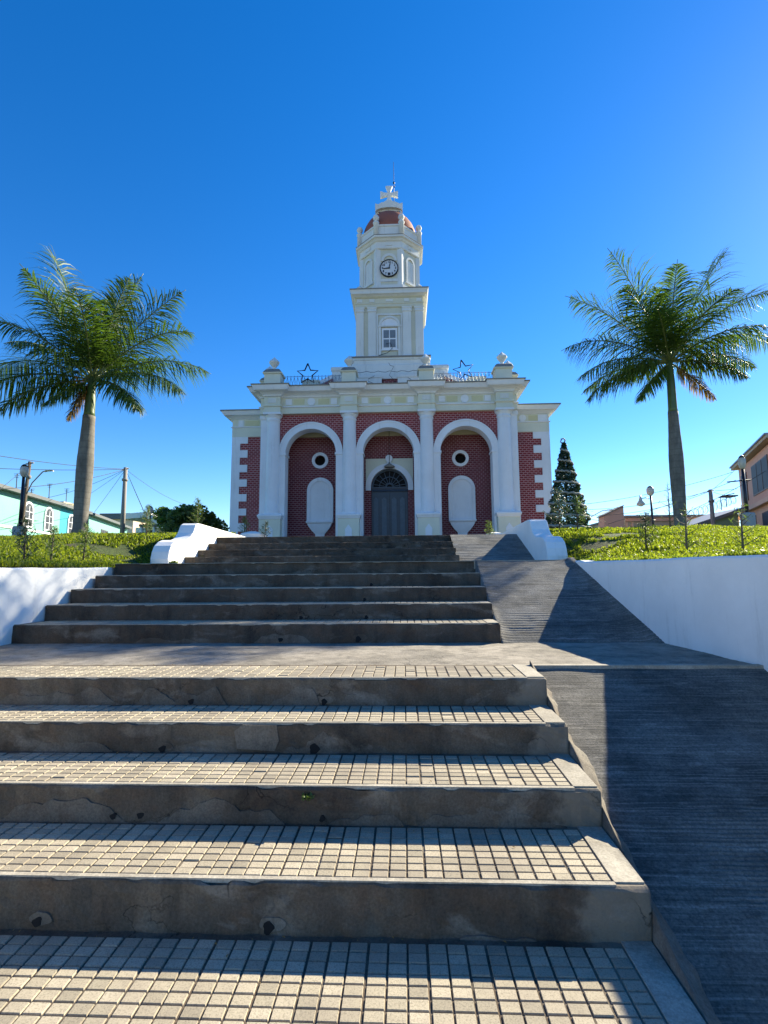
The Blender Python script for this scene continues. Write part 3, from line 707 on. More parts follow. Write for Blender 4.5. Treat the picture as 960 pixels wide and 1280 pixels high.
# porch back wall: brick, with the door opening and two portholes cut out by building round them
m = MB()
dz = 5.80; dr = .93; dxc = -.74
m.spandrel(dxc, dr, dz, dxc-2.2, dxc+2.2, 8.42, YB, YB+.5, 24)
m.box(dxc-2.2, dxc-dr, YB, YB+.5, ZF-.4, dz); m.box(dxc+dr, dxc+2.2, YB, YB+.5, ZF-.4, dz)
def wall_hole(m, x0, x1, z0, z1, xc, zc, r, y0, y1, n=24):
    for s_ in (1, -1):
        for i in range(n):
            a0, a1 = PI*i/n, PI*(i+1)/n
            p = [(xc-r*math.cos(a0), zc+s_*r*math.sin(a0)), (xc-r*math.cos(a1), zc+s_*r*math.sin(a1))]
            zt = z1 if s_ > 0 else z0
            lo = [(p[0][0],p[0][1]),(p[1][0],p[1][1])]; hi = [(p[1][0],zt),(p[0][0],zt)]
            if s_ > 0: q = lo+hi
            else: q = [(p[0][0],zt),(p[1][0],zt),lo[1],lo[0]]
            m.hexa([(q[0][0],y0,q[0][1]),(q[1][0],y0,q[1][1]),(q[1][0],y1,q[1][1]),(q[0][0],y1,q[0][1]),(q[3][0],y0,q[3][1]),(q[2][0],y0,q[2][1]),(q[2][0],y1,q[2][1]),(q[3][0],y1,q[3][1])])
    m.box(x0, xc-r, y0, y1, z0, z1); m.box(xc+r, x1, y0, y1, z0, z1)
ports = (-4.28, 2.86)
wall_hole(m, -7.0, dxc-2.2, ZF-.4, 8.42, ports[0], 7.19, .30, YB, YB+.5)
wall_hole(m, dxc+2.2, 5.48, ZF-.4, 8.42, ports[1], 7.19, .30, YB, YB+.5)
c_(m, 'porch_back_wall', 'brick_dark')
c_(B(-7.0, 5.48, YB-.04, YB+.3, 8.42, 9.0), 'porch_beam', 'yellow')
c_(B(-6.98, 5.46, 24.3, YB, 9.0, 9.2), 'porch_ceiling', 'cream')
for x in (-6.9, 5.02):
    m = B(x, x+.36, 24.85, YB-.01, ZF-.4, 9.0); m.box(x-.04 if x < 0 else x-.08, x+(.44 if x < 0 else .40), 25.0, 25.4, 7.05, 7.25); c_(m, 'porch_side_wall', 'white')
for x in ports:
    p = c_(MB().ring(x, 7.19, .27, .42, YB-.09, YB+.02, 0, 2*PI, 40), 'porthole', 'white')
    c_(MB().ring(x, 7.19, .0005, .31, YB+.35, YB+.37, 0, 2*PI, 30), 'pane', 'dark', p)
# niches
for x in (-4.26, 2.88):
    m = MB().ring(x, 5.62, .50, .67, YB-.12, YB+.01, 0, PI, 30)
    m.box(x-.67, x-.50, YB-.12, YB+.01, 4.05, 5.62); m.box(x+.50, x+.67, YB-.12, YB+.01, 4.05, 5.62)
    f = c_(m, 'niche', 'white')
    c_(MB().rects(x-.60, x+.60, YB-.24, YB, [(.0,3.93),(.06,3.97),(.08,4.02),(.05,4.08)]), 'niche_sill', 'white', f)
    prof = [(.62,3.93),(.56,3.80),(.40,3.58),(.24,3.42),(.20,3.2),(.22,2.9),(.26,2.75)]
    c_(MB().loft([[(x-w_,YB-.02-w_*.35,z),(x+w_,YB-.02-w_*.35,z),(x+w_,YB,z),(x-w_,YB,z)] for w_, z in reversed(prof)]), 'niche_corbel', 'white', f)
    # shallow curved back
    vs = []; n = 14; rows = [4.08+ (5.62-4.08)*k/6 for k in range(7)]
    for z in rows: vs += [(x-.5*math.cos(PI*i/n), YB-.012+.0*i-.0-.0, z) for i in range(n+1)]
    rings_ = [[(x-.5*math.cos(PI*i/n), YB-.11+.10*math.sin(PI*i/n), z) for i in range(n+1)] for z in (4.02, 4.8, 5.62)]
    for k in range(1, 9):
        e_ = PI/2*k/8.001; rings_.append([(x-.5*math.cos(PI*i/n)*math.cos(e_), YB-.11+.10*math.sqrt(max(0, 1-(math.cos(PI*i/n)*math.cos(e_))**2-math.sin(e_)**2)), 5.62+.5*math.sin(e_)) for i in range(n+1)])
    V_ = [p_ for r_ in rings_ for p_ in r_]; F_ = [(a*(n+1)+i, a*(n+1)+i+1, (a+1)*(n+1)+i+1, (a+1)*(n+1)+i) for a in range(len(rings_)-1) for i in range(n)]
    c_(MB().add(V_, F_, True), 'niche_back', 'white', f)
# door
dr0 = c_(B(dxc-dr, dxc+dr, YB+.22, YB+.26, ZF-.3, 6.9), 'door', 'dark')
m = MB().ring(dxc, dz+.0, dr-.10, dr-.001, YB+.10, YB+.2, 0, PI, 30)
for k in range(9):
    a = PI*(k+.5)/9; c, s_ = math.cos(a), math.sin(a); px_, pz_ = -s_*.016, c*.016
    m.hexa([(dxc+.2*c-px_,YB+.13,dz+.2*s_-pz_),(dxc+.85*c-px_,YB+.13,dz+.85*s_-pz_),(dxc+.85*c-px_,YB+.17,dz+.85*s_-pz_),(dxc+.2*c-px_,YB+.17,dz+.2*s_-pz_),
            (dxc+.2*c+px_,YB+.13,dz+.2*s_+pz_),(dxc+.85*c+px_,YB+.13,dz+.85*s_+pz_),(dxc+.85*c+px_,YB+.17,dz+.85*s_+pz_),(dxc+.2*c+px_,YB+.17,dz+.2*s_+pz_)])
m.ring(dxc, dz, .14, .22, YB+.12, YB+.18, 0, PI, 14); m.ring(dxc, dz, .50, .54, YB+.125, YB+.175, 0, PI, 24)
c_(m, 'fanlight', 'door', dr0)
c_(MB().rects(dxc-.90, dxc+.90, YB+.10, YB+.22, [(0,5.55),(.02,5.60),(0,5.66),(.02,5.74),(.02,5.80)]), 'transom', 'door', dr0)
for s_ in (-1, 1):
    x0, x1 = (dxc-.92, dxc-.006) if s_ < 0 else (dxc+.006, dxc+.92)
    lf = c_(B(x0, x1, YB+.15, YB+.22, ZF-.25, 5.55), 'door_leaf', 'door', dr0)
    for k in range(2):
        a = x0+.10+k*.42; m = MB().box(a, a+.24, YB+.12, YB+.149, ZF, 5.16)
        m.extry([(a,5.162),(a+.24,5.162),(a+.12,5.28)], YB+.12, YB+.149); o = c_(m, 'door_panel', 'doorpanel'); o.name = 'door_panel'
        o.parent = dr0; o.location = (0,0,0)
m = MB().ring(dxc, 5.78, .94, 1.20, YB-.12, YB+.08, 0, PI, 36)
m.box(dxc-1.20, dxc-.94, YB-.12, YB+.08, 5.60, 5.78); m.box(dxc+.94, dxc+1.20, YB-.12, YB+.08, 5.60, 5.78)
c_(m, 'door_archivolt', 'white')
m = MB().spandrel(dxc, 1.2, 5.78, dxc-1.2, dxc+1.2, 7.24, YB-.03, YB-.003, 24); c_(m, 'door_spandrel', 'cream')
m = MB().ring(dxc-.01, 7.22, .0005, .18, YB-.18, YB-.05, 0, 2*PI, 20); m.box(dxc-.12, dxc+.10, YB-.17, YB-.06, 6.93, 7.1); c_(m, 'keystone', 'white')
# portico: brick spandrels, archivolts, jambs
arch = (-4.52, -.74, 3.0); edges = (-6.35, -2.62, 1.12, 4.83)
Y0, Y1 = 24.25, 24.82; R0, R1, ZS = 1.235, 1.54, 7.24
for k, xa in enumerate(arch):
    c_(MB().spandrel(xa, R1-.02, ZS, edges[k], edges[k+1], 9.22, Y0, Y1, 28), 'arch_spandrel', 'brick')
    m = MB().ring(xa, ZS, R0, R1, Y0-.08, Y1+.03, 0, PI, 44)
    m.ring(xa, ZS, R1-.05, R1+.03, Y0-.11, Y0-.02, 0, PI, 44); c_(m, 'archivolt', 'white')
    m = MB(); ea, eb = edges[k], edges[k+1]
    m.box(ea, xa-R0, Y0-.08, Y1+.03, ZF-.4, ZS); m.box(xa+R0, eb-.002, Y0-.08, Y1+.03, ZF-.4, ZS)
    m.box(xa-R0-.34, xa-R0+.045, Y0-.12, Y1+.07, ZS-.07, ZS+.03); m.box(xa+R0-.045, xa+R0+.34, Y0-.12, Y1+.07, ZS-.07, ZS+.03)
    c_(m, 'arch_jamb', 'white')
for s_, (xa, xb) in ((-1, (-7.0, -6.35)), (1, (4.83, 5.48))):
    m = B(xa, xb, Y0-.02, 24.86, ZF-.4, 9.22); m.rects(xa+.0, xb-.0, Y0-.02, 24.86, [(.002,8.95),(.04,9.0),(.05,9.1),(.02,9.2)]); c_(m, 'corner_pilaster', 'white')
# columns on pedestals
for cx_ in edges:
    yc = Y0-.06
    col = c_(MB().lathe(cx_, yc, [(.40,4.26),(.40,4.31),(.355,4.36),(.37,4.41),(.335,4.48),(.335,5.5),(.325,7.0),(.305,8.78),(.305,8.82),(.345,8.86),(.345,8.9),(.31,8.93),(.32,8.99),(.39,9.06),(.41,9.12)], 26), 'column', 'white')
    c_(B(cx_-.43, cx_+.43, yc-.43, yc+.2, 9.12, 9.222), 'capital_slab', 'white', col)
    pd = c_(MB().rects(cx_-.5, cx_+.5, yc-.46, yc+.25, [(.03,ZF-.4),(.06,ZF+.22),(0,ZF+.3),(0,4.0)]), 'pedestal', 'cream')
    c_(MB().rects(cx_-.5, cx_+.5, yc-.46, yc+.25, [(.0,4.0),(.035,4.03),(.05,4.09),(.08,4.13),(.08,4.2),(.02,4.26)]), 'pedestal_cap', 'white', pd)
    c_(MB().extry([(cx_-.16,3.1),(cx_+.16,3.1),(cx_+.16,3.5),(cx_,3.72),(cx_-.16,3.5)], yc-.485, yc-.455), 'pedestal_ornament', 'white', pd)
# entablature
XA, XB = -7.0, 5.48
c_(B(XA, XB, 24.07, YB+.2, 9.22, 9.50), 'architrave', 'cream')
c_(MB().rects(XA, XB, 24.07, YB+.2, [(.02,9.50),(.07,9.53),(.07,9.57),(.0,9.60)]), 'architrave_moulding', 'white')
fz = c_(B(XA+.01, XB-.01, 24.09, YB+.2, 9.60, 10.0), 'frieze', 'cream')
for a, b in zip(edges, edges[1:]):
    mid_ = (a+b)/2
    for (p, q) in ((a+.98, mid_-.34), (mid_+.34, b-.98)): c_(B(p, q, 24.075, 24.10, 9.66, 9.94), 'frieze_panel', 'yellow', fz)
    c_(MB().ring(mid_, 9.8, .0005, .19, 24.04, 24.10, 0, 2*PI, 24), 'frieze_disc', 'white', fz)
    for p in (a+.60, b-.60-.3+.0): c_(B(p, p+.30, 24.05, 24.10, 9.66, 9.95), 'frieze_tablet', 'white', fz)
corn = [(.0,10.0),(.05,10.03),(.06,10.08),(.14,10.14),(.22,10.18),(.30,10.19),(.40,10.22),(.44,10.30),(.50,10.42)]
c_(MB().rects(XA, XB, 24.07, YB+.2, corn), 'cornice', 'white')
c_(MB().rects(XA, XB, 24.07, YB+.2, [(.53,10.42),(.54,10.47),(.42,10.50)]), 'cornice_top', 'weathered')
for cx_ in edges:
    m = MB().rects(cx_-.40, cx_+.40, 23.80, 24.2, [(0,9.225),(0,9.48),(.04,9.50),(.06,9.53),(.06,9.58),(.0,9.61),(.0,9.99)])
    rs = c_(m, 'entablature_block', 'cream')
    c_(MB().rects(cx_-.40, cx_+.40, 23.80, 24.2, [(a, z+.003) for a, z in corn[:-1]]+[(.49,10.44)]), 'cornice_block', 'white', rs)
    c_(MB().rects(cx_-.40, cx_+.40, 23.80, 24.2, [(.52,10.44),(.53,10.485),(.40,10.515)]), 'cornice_block_top', 'weathered', rs)
    c_(B(cx_-.2, cx_+.2, 23.77, 23.81, 9.68, 9.92), 'block_tablet', 'tower', rs)
# wings: quoins, entablature, cornice
for s_, xe, xi in ((-1, -8.85, -7.0), (1, 7.35, 5.48)):
    m = MB(); d = -s_
    def bx(a, b, z0, z1, yf): m.box(min(a, b), max(a, b), yf, 40.02, z0, z1) if False else m.box(min(a, b), max(a, b), yf, YB+.3, z0, z1)
    bx(xe-d*.03, xe+d*.40, ZF-.6, 8.5, YB-.05)
    teeth = [(8.15,7.80),(7.41,7.03),(6.65,6.27),(5.89,5.51),(5.13,4.76),(4.41,4.01)]
    zz = [8.5]+[v for t_ in teeth for v in t_]+[3.6]
    for i in range(0, len(zz), 2): bx(xe+d*.40, xe+d*.80, zz[i+1], zz[i], YB-.05)
    bx(xe+d*.40, xe+d*.80, ZF-.6, 3.25, YB-.05)
    c_(m, 'quoins', 'white')
x0w, x1w = -8.88, 7.38
m = MB(); m.box(x0w, -7.01, YB-.06, 40.1, 8.5, 9.0); m.box(5.49, x1w, YB-.06, 40.1, 8.5, 9.0); c_(m, 'wing_architrave', 'cream')
wf = MB(); wf.box(x0w+.01, -7.01, YB-.05, 40.09, 9.0, 9.42); wf.box(5.49, x1w-.01, YB-.05, 40.09, 9.0, 9.42); wf = c_(wf, 'wing_frieze', 'cream')
for xa in (-8.2, 6.35):
    c_(B(xa, xa+.75, YB-.065, YB-.04, 9.07, 9.35), 'frieze_panel', 'yellow', wf)
c_(B(-8.55, -8.28, YB-.085, YB-.04, 9.05, 9.38), 'frieze_tablet', 'white', wf); c_(MB().ring(6.05, 9.22, .0005, .18, YB-.09, YB-.04, 0, 2*PI, 20), 'frieze_disc', 'white', wf); c_(B(6.85-.03, 7.3, YB-.085, YB-.067, 9.05, 9.38), 'frieze_tablet', 'white', wf)
m = MB(); prof = [(0.01,8.97),(.05,9.0),(.05,9.04),(.0,9.05)]
for (a, b) in ((x0w, -7.02), (5.50, x1w)):
    l_ = a < -7.5; m2 = [(0,9.42),(.05,9.45),(.12,9.5),(.22,9.55),(.34,9.57),(.40,9.66),(.46,9.76)]
    cw = MB(); m = MB()
    for pr, mm in ((prof, m), (m2, cw)):
        mm.loft([[((a-e) if l_ else a, YB-.06-e, z), (b if l_ else b+e, YB-.06-e, z), (b if l_ else b+e, 40.1+e, z), ((a-e) if l_ else a, 40.1+e, z)] for e, z in pr])
    c_(m, 'wing_band', 'white'); c_(cw, 'wing_cornice', 'white')
m = MB()
for (a, b) in ((x0w-.49, -7.02), (5.50, x1w+.49)): m.box(a, b, YB-.55, 40.6, 9.76, 9.82)
for (a, b) in ((x0w+.0, -7.02), (5.50, x1w-.0)): m.box(a, b, YB+.2, 40, 9.82, 10.06)
c_(m, 'wing_roof', 'weathered')
# roof behind the parapet
m = MB(); m.box(XA+.2, XB-.2, YB+.2, 40, 10.3, 10.52)
c_(m, 'nave_roof', 'weathered')
# parapet pedestals with finials
def finial(x, y, z, k=1.0):
    return MB().lathe(x, y, [(.15*k,z),(.13*k,z+.05),(.085*k,z+.09),(.08*k,z+.14*k),(.13*k,z+.20*k),(.25*k,z+.36*k),(.27*k,z+.42*k),(.20*k,z+.50*k),(.09*k,z+.60*k),(.015*k,z+.68*k)], 8, False)
for i, cx_ in enumerate(edges):
    outer = i in (0, 3); hw = .40 if outer else .34; yp = 24.1
    p = c_(MB().rects(cx_-hw, cx_+hw, yp-.36, yp+.36, [(.0,10.5),(.0,11.12),(.06,11.15),(.08,11.2)]), 'parapet_pedestal', 'cream')
    c_(MB().loft([[(cx_-hw*c, yp-.38*c, z), (cx_+hw*c, yp-.38*c, z), (cx_+hw*c, yp+.38*c, z), (cx_-hw*c, yp+.38*c, z)] for c, z in ((1.12,11.2),(1.05,11.27),(.86,11.37),(.6,11.44),(.3,11.48))]), 'pedestal_hood', 'weathered', p)
    c_(finial(cx_, yp, 11.44, 1.0), 'finial', 'tower', p)
    if outer:
        s_ = -1 if i == 0 else 1; x2, y2 = cx_+s_*.5, yp+1.05
        p2 = c_(MB().rects(x2-.36, x2+.36, y2-.36, y2+.36, [(.0,10.5),(.0,11.12),(.06,11.15),(.08,11.2)]), 'parapet_pedestal', 'cream')
        c_(MB().loft([[(x2-.36*c, y2-.38*c, z), (x2+.36*c, y2-.38*c, z), (x2+.36*c, y2+.38*c, z), (x2-.36*c, y2+.38*c, z)] for c, z in ((1.12,11.2),(1.05,11.27),(.86,11.37),(.6,11.44),(.3,11.48))]), 'pedestal_hood', 'weathered', p2)
        c_(finial(x2, y2, 11.44, 1.0), 'finial', 'tower', p2)
# roof railings (bars and crossed scrolls)
def railing(x0, x1, y, z0, z1):
    m = MB(); r = .014
    for z in (z0+.05, z1): m.tube([(x0,y,z),(x1,y,z)], r, 5)
    n = max(2, int((x1-x0)/.17))
    for k in range(n+1):
        x = x0+(x1-x0)*k/n; m.tube([(x,y,z0),(x,y,z1+.06)], .009, 5)
        if k < n:
            w_ = (x1-x0)/n
            m.tube([(x,y,z0+.08),(x+w_*.5,y,(z0+z1)/2),(x+w_,y,z1-.03)], .008, 4); m.tube([(x+w_,y,z0+.08),(x+w_*.5,y,(z0+z1)/2),(x,y,z1-.03)], .008, 4)
    return c_(m, 'roof_railing', 'irongrey')
railing(-5.92, -2.98, 24.35, 10.5, 11.2); railing(1.5, 4.4, 24.35, 10.5, 11.2)
for a in (-5.2, 3.35): 
    c_(MB().rects(a, a+.86, 25.3, 25.9, [(0,10.5),(0,11.25),(.04,11.3),(.04,11.36),(.0,11.4)]), 'roof_block', 'cream')
# brick gable shoulders with raking coping
for s_ in (-1, 1):
    xa, xb = (XC+s_*4.35, XC+s_*2.9)
    m = MB().extry([(xa,10.5),(xb,10.5),(xb,11.62),(xb+s_*.5,11.36),(xb+s_*.95,11.22),(xa,11.1)], 25.75, 26.1); c_(m, 'gable_shoulder', 'brick')
    m = MB().extry([(xa,11.1),(xb+s_*.95,11.22),(xb+s_*.5,11.36),(xb,11.62),(xb,11.84),(xb+s_*.5,11.58),(xb+s_*.95,11.42),(xa,11.28)], 25.68, 26.16); c_(m, 'gable_coping', 'white')
# tower plinths
tx = -.69; ty = 28.35
m = MB()
for s_ in (-1, 1):
    a, b = sorted((tx+s_*3.05, tx+s_*2.15)); m.rects(a, b, 25.9, 30, [(0,10.5),(0,12.05),(.05,12.1),(.07,12.2),(.02,12.3)])
c_(m, 'tower_buttress', 'tower')
tb = c_(MB().rects(tx-2.15, tx+2.15, 26.15, 30.5, [(0,10.5),(0,12.45),(-.05,12.55),(-.05,12.75),(0,12.78),(.0,12.88)]), 'tower_base', 'tower')
c_(B(tx-2.2, tx+2.2, 26.10, 30.55, 12.88, 12.96), 'tower_base_ledge', 'weathered', tb)
for a, b in ((tx-1.8, tx-.42), (tx+.42, tx+1.8)):
    c_(MB().rects(a, b, 25.85, 26.16, [(0,10.5),(0,11.6),(-.02,11.62),(.02,11.66),(.02,11.78),(0,11.8)]), 'base_panel', 'tower', tb)
c_(B(tx-.42, tx+.42, 26.05, 26.16, 10.9, 11.62), 'base_opening', 'brick_dark', tb)
c_(B(tx-.46, tx+.46, 25.95, 26.16, 11.62, 11.76), 'base_lintel', 'tower', tb)
# tower shaft
hw = 1.83; yf = 26.5
ts = c_(B(tx-hw+.06, tx+hw-.06, yf+.06, yf+2*hw-.06, 12.9, 16.0), 'tower_shaft', 'towercream')
for a, b in ((-1.83,-1.41), (-1.17,-.74), (.72,1.18), (1.41,1.83)):
    m = MB(); m.box(tx+a, tx+b, yf-.02, yf+.1, 12.96, 15.75); m.rects(tx+a, tx+b, yf-.02, yf+.1, [(.0,15.62),(.04,15.66),(.04,15.7),(.02,15.78),(.05,15.83),(.05,15.9)])
    m.rects(tx+a, tx+b, yf-.02, yf+.1, [(.05,12.962),(.05,13.1),(.0,13.16)]); c_(m, 'tower_pilaster', 'tower', ts)
for s_ in (-1, 1):
    for y in (yf+.02, yf+2*hw-.5):
        x0 = tx+s_*hw-(.02 if s_ < 0 else .08); c_(B(x0, x0+.10, y+.10, y+.45, 12.965, 15.88), 'tower_pilaster', 'tower', ts)
# tower window with hood
f = c_(B(tx-.72, tx-.62, yf-.0, yf+.07, 12.97, 15.55), 'tower_panel', 'tower', ts)
c_(B(tx+.62, tx+.70, yf+.001, yf+.07, 12.97, 15.55), 'tower_panel', 'tower', ts); c_(B(tx-.62, tx+.62, yf+.002, yf+.07, 15.45, 15.55), 'tower_panel', 'tower', ts)
wn = c_(MB().ring(tx, 14.80, .48, .60, yf-.04, yf+.07, 0, PI, 26).box(tx-.60, tx-.46, yf-.04, yf+.07, 13.0, 14.80).box(tx+.46, tx+.60, yf-.04, yf+.07, 13.0, 14.80).box(tx-.62, tx+.62, yf-.07, yf+.05, 14.76, 14.84), 'tower_window', 'tower')
c_(MB().ring(tx, 14.845, .0005, .47, yf+.02, yf+.07, 0, PI, 20), 'lunette', 'white', wn)
c_(B(tx-.42, tx+.42, yf+.00, yf+.05, 13.50, 14.70).box(tx-.46, tx+.46, yf-.03, yf+.05, 13.42, 13.50), 'window_frame', 'white', wn)
for i in (0, 1):
    for j in (0, 1):
        c_(B(tx-.33+i*.35, tx-.33+i*.35+.30, yf-.012, yf+.003, 13.60+j*.53, 13.60+j*.53+.45), 'window_pane', 'glass', wn)
c_(B(tx-.40, tx+.40, yf+.02, yf+.05, 13.02, 13.36), 'window_apron', 'towercream', wn)
# tower entablature
m = MB().rects(tx-hw, tx+hw, yf, yf+2*hw, [(-.02,15.9),(.02,15.94),(.02,16.08),(.05,16.10),(.05,16.15),(.0,16.17),(.0,16.42),(.05,16.45),(.10,16.50)])
te = c_(m, 'tower_entablature', 'towercream')
for a in (-1.62, -.95, .95, 1.62): c_(B(tx+a-.14, tx+a+.14, yf-.035, yf+.02, 16.2, 16.38), 'frieze_tablet', 'tower', te)
c_(MB().lathe(tx, yf-.02, [(.001,16.2)], 3) if False else B(tx-.2, tx+.2, yf-.03, yf+.02, 16.22, 16.36), 'frieze_tablet', 'tower', te)
c_(MB().rects(tx-hw, tx+hw, yf, yf+2*hw, [(.10,16.50),(.16,16.54),(.26,16.58),(.27,16.70),(.31,16.80)]), 'tower_cornice', 'tower')
c_(MB().rects(tx-hw, tx+hw, yf, yf+2*hw, [(.32,16.80),(.33,16.86),(.2,16.89)]), 'tower_cornice_top', 'weathered')
# belfry octagon
ap = 1.73
def octo(ap_, z, cx=tx, cy=ty):
    R = ap_/math.cos(PI/8); return [(cx+R*math.cos(PI/8+k*PI/4), cy+R*math.sin(PI/8+k*PI/4), z) for k in range(8)]
c_(MB().loft([octo(ap+.08,16.89),octo(ap+.07,17.25),octo(ap-.02,17.3)]), 'belfry_base', 'tower')
bf = c_(MB().loft([octo(ap-.08,17.25),octo(ap-.08,19.6)]), 'belfry', 'towercream')
for k in range(8):
    a = PI/8+k*PI/4; R = (ap-.02)/math.cos(PI/8); px_, py_ = tx+R*math.cos(a), ty+R*math.sin(a); dx, dy = math.cos(a), math.sin(a); ex, ey = -dy, dx
    m = MB(); q = [(px_-dx*.14+ex*.21+dx*.0, py_-dy*.14+ey*.21), (px_+ex*.0+dx*.02, py_+dy*.02), (px_-dx*.14-ex*.21, py_-dy*.14-ey*.21), (px_-dx*.3, py_-dy*.3)]
    m.loft([[(x, y, z) for x, y in q] for z in (17.28, 19.45)])
    c_(m, 'belfry_pilaster', 'tower', bf)
c_(MB().loft([octo(ap-.02,19.42),octo(ap+.02,19.46),octo(ap+.02,19.52),octo(ap-.03,19.54),octo(ap-.03,19.86),octo(ap+.04,19.9),octo(ap+.1,19.98),octo(ap+.2,20.02),octo(ap+.21,20.12)]), 'belfry_cornice', 'tower')
c_(MB().loft([octo(ap+.22,20.12),octo(ap+.22,20.16),octo(ap+.1,20.19)]), 'belfry_cornice_top', 'weathered')
c_(MB().loft([octo(ap-.02,20.19),octo(ap-.02,20.76),octo(ap+.03,20.80),octo(ap+.03,20.88)]), 'belfry_parapet', 'tower')
for k in range(8):
    a = PI/8+k*PI/4; R = (ap-.02)/math.cos(PI/8); px_, py_ = tx+R*math.cos(a), ty+R*math.sin(a)
    c_(MB().lathe(px_, py_, [(.15,20.19),(.15,20.92),(.18,20.95),(.18,21.02),(.09,21.05),(.07,21.12),(.12,21.16),(.17,21.24),(.18,21.33),(.14,21.42),(.07,21.48),(.01,21.5)], 12), 'ball_finial', 'tower')
# blind arched windows on the slanted faces; recessed panel and lunette behind the clock
def on_face(k):
    a = -PI/2+k*PI/4; n = Vector((math.cos(a), math.sin(a), 0)); e = Vector((-n.y, n.x, 0)); o = Vector((tx, ty, 0))+n*(ap-.08)
    return lambda u, d, z: tuple(o+e*u+n*d+Vector((0,0,z)))
for k in range(-2, 3):
    F = on_face(k); m = MB()
    def fb_(u0, u1, d0, d1, z0, z1): m.hexa([F(u0,d1,z0),F(u1,d1,z0),F(u1,d0,z0),F(u0,d0,z0),F(u0,d1,z1),F(u1,d1,z1),F(u1,d0,z1),F(u0,d0,z1)])
    if k != 0:
        fb_(-.34,-.24,-.02,.06,17.62,18.75); fb_(.24,.34,-.02,.06,17.62,18.75); fb_(-.4,.4,-.02,.09,17.52,17.62)
        for i in range(12):
            a0, a1 = PI*i/12, PI*(i+1)/12
            P0 = [(.24*math.cos(a0),18.75+.3*math.sin(a0)),(.36*math.cos(a0),18.75+.42*math.sin(a0)),(.36*math.cos(a1),18.75+.42*math.sin(a1)),(.24*math.cos(a1),18.75+.3*math.sin(a1))]
            m.hexa([F(P0[0][0],.06,P0[0][1]),F(P0[1][0],.06,P0[1][1]),F(P0[2][0],.06,P0[2][1]),F(P0[3][0],.06,P0[3][1]),F(P0[0][0],-.02,P0[0][1]),F(P0[1][0],-.02,P0[1][1]),F(P0[2][0],-.02,P0[2][1]),F(P0[3][0],-.02,P0[3][1])])
        fb_(-.02,.02,-.02,.03,17.62,18.75); fb_(-.24,.24,-.02,.02,17.62,18.9)
        c_(m, 'belfry_window', 'tower', bf)
    else:
        for i in range(14):
            a0, a1 = PI*i/14, PI*(i+1)/14
            P0 = [(.30*math.cos(a0),18.72+.3*math.sin(a0)),(.44*math.cos(a0),18.72+.46*math.sin(a0)),(.44*math.cos(a1),18.72+.46*math.sin(a1)),(.30*math.cos(a1),18.72+.3*math.sin(a1))]
            m.hexa([F(p[0],.05,p[1]) for p in P0]+[F(p[0],-.02,p[1]) for p in P0])
        fb_(-.5,.5,-.02,.04,17.5,17.66); c_(m, 'belfry_arch', 'tower', bf)
    m = MB(); fb_(-.18,.18,.05,.085,19.62,19.8); c_(m, 'belfry_tablet', 'tower', bf)
for s_ in (-1, 1):
    c_(B(tx+s_*1.08-.13, tx+s_*1.08+.13, yf-.0, yf+.2, 16.90, 17.04), 'gutter_outlet', 'black')
    for yy in (yf+.12, yf+2*hw-.12): c_(MB().lathe(tx+s_*1.62, yy+.05, [(.2,16.885),(.2,17.05),(.23,17.1),(.16,17.16),(.0+.02,17.3)], 8, False), 'corner_block', 'tower')
# clock
cy_ = ty-(ap-.08); cz = 18.27; ck = c_(MB().ring(tx, cz, .0005, .50, cy_-.07, cy_+.02, 0, 2*PI, 40), 'clock', 'clockface')
c_(MB().ring(tx, cz, .465, .515, cy_-.10, cy_+.0, 0, 2*PI, 48), 'clock_rim', 'black', ck)
def hand(ang, ln, w_, nm):
    d = (math.sin(ang), math.cos(ang)); p = (-d[1]*w_, d[0]*w_)
    pts = [(tx-d[0]*.05+p[0], cz-d[1]*.05+p[1]), (tx-d[0]*.05-p[0], cz-d[1]*.05-p[1]), (tx+d[0]*ln-p[0]*.6, cz+d[1]*ln-p[1]*.6), (tx+d[0]*ln+p[0]*.6, cz+d[1]*ln+p[1]*.6)]
    c_(MB().extry(pts, cy_-.105, cy_-.09), nm, 'black', ck)
hand(math.radians(12), .38, .026, 'minute_hand'); hand(math.radians(-97), .32, .034, 'hour_hand')
c_(B(tx-.07, tx+.07, cy_-.10, cy_-.071, cz-.42, cz-.28), 'clock_hatch', 'black', ck)
for h_ in range(1, 13):
    if h_ == 6: continue
    cu = bpy.data.curves.new('numeral', 'FONT'); cu.body = str(h_); cu.size = .17; cu.align_x = 'CENTER'; cu.align_y = 'CENTER'; cu.extrude = .004; cu.offset = .004
    to = bpy.data.objects.new('numeral_source', cu); COL.objects.link(to)
    dg = bpy.context.evaluated_depsgraph_get(); me = bpy.data.meshes.new_from_object(to.evaluated_get(dg)); COL.objects.unlink(to); bpy.data.objects.remove(to)
    a = math.radians(30*h_); me.transform(Matrix.Translation((tx+.36*math.sin(a), cy_-.078, cz+.36*math.cos(a))) @ Matrix.Rotation(PI/2, 4, 'X'))
    me.materials.clear(); me.materials.append(M['black']); o = bpy.data.objects.new('numeral', me); COL.objects.link(o); o.parent = ck
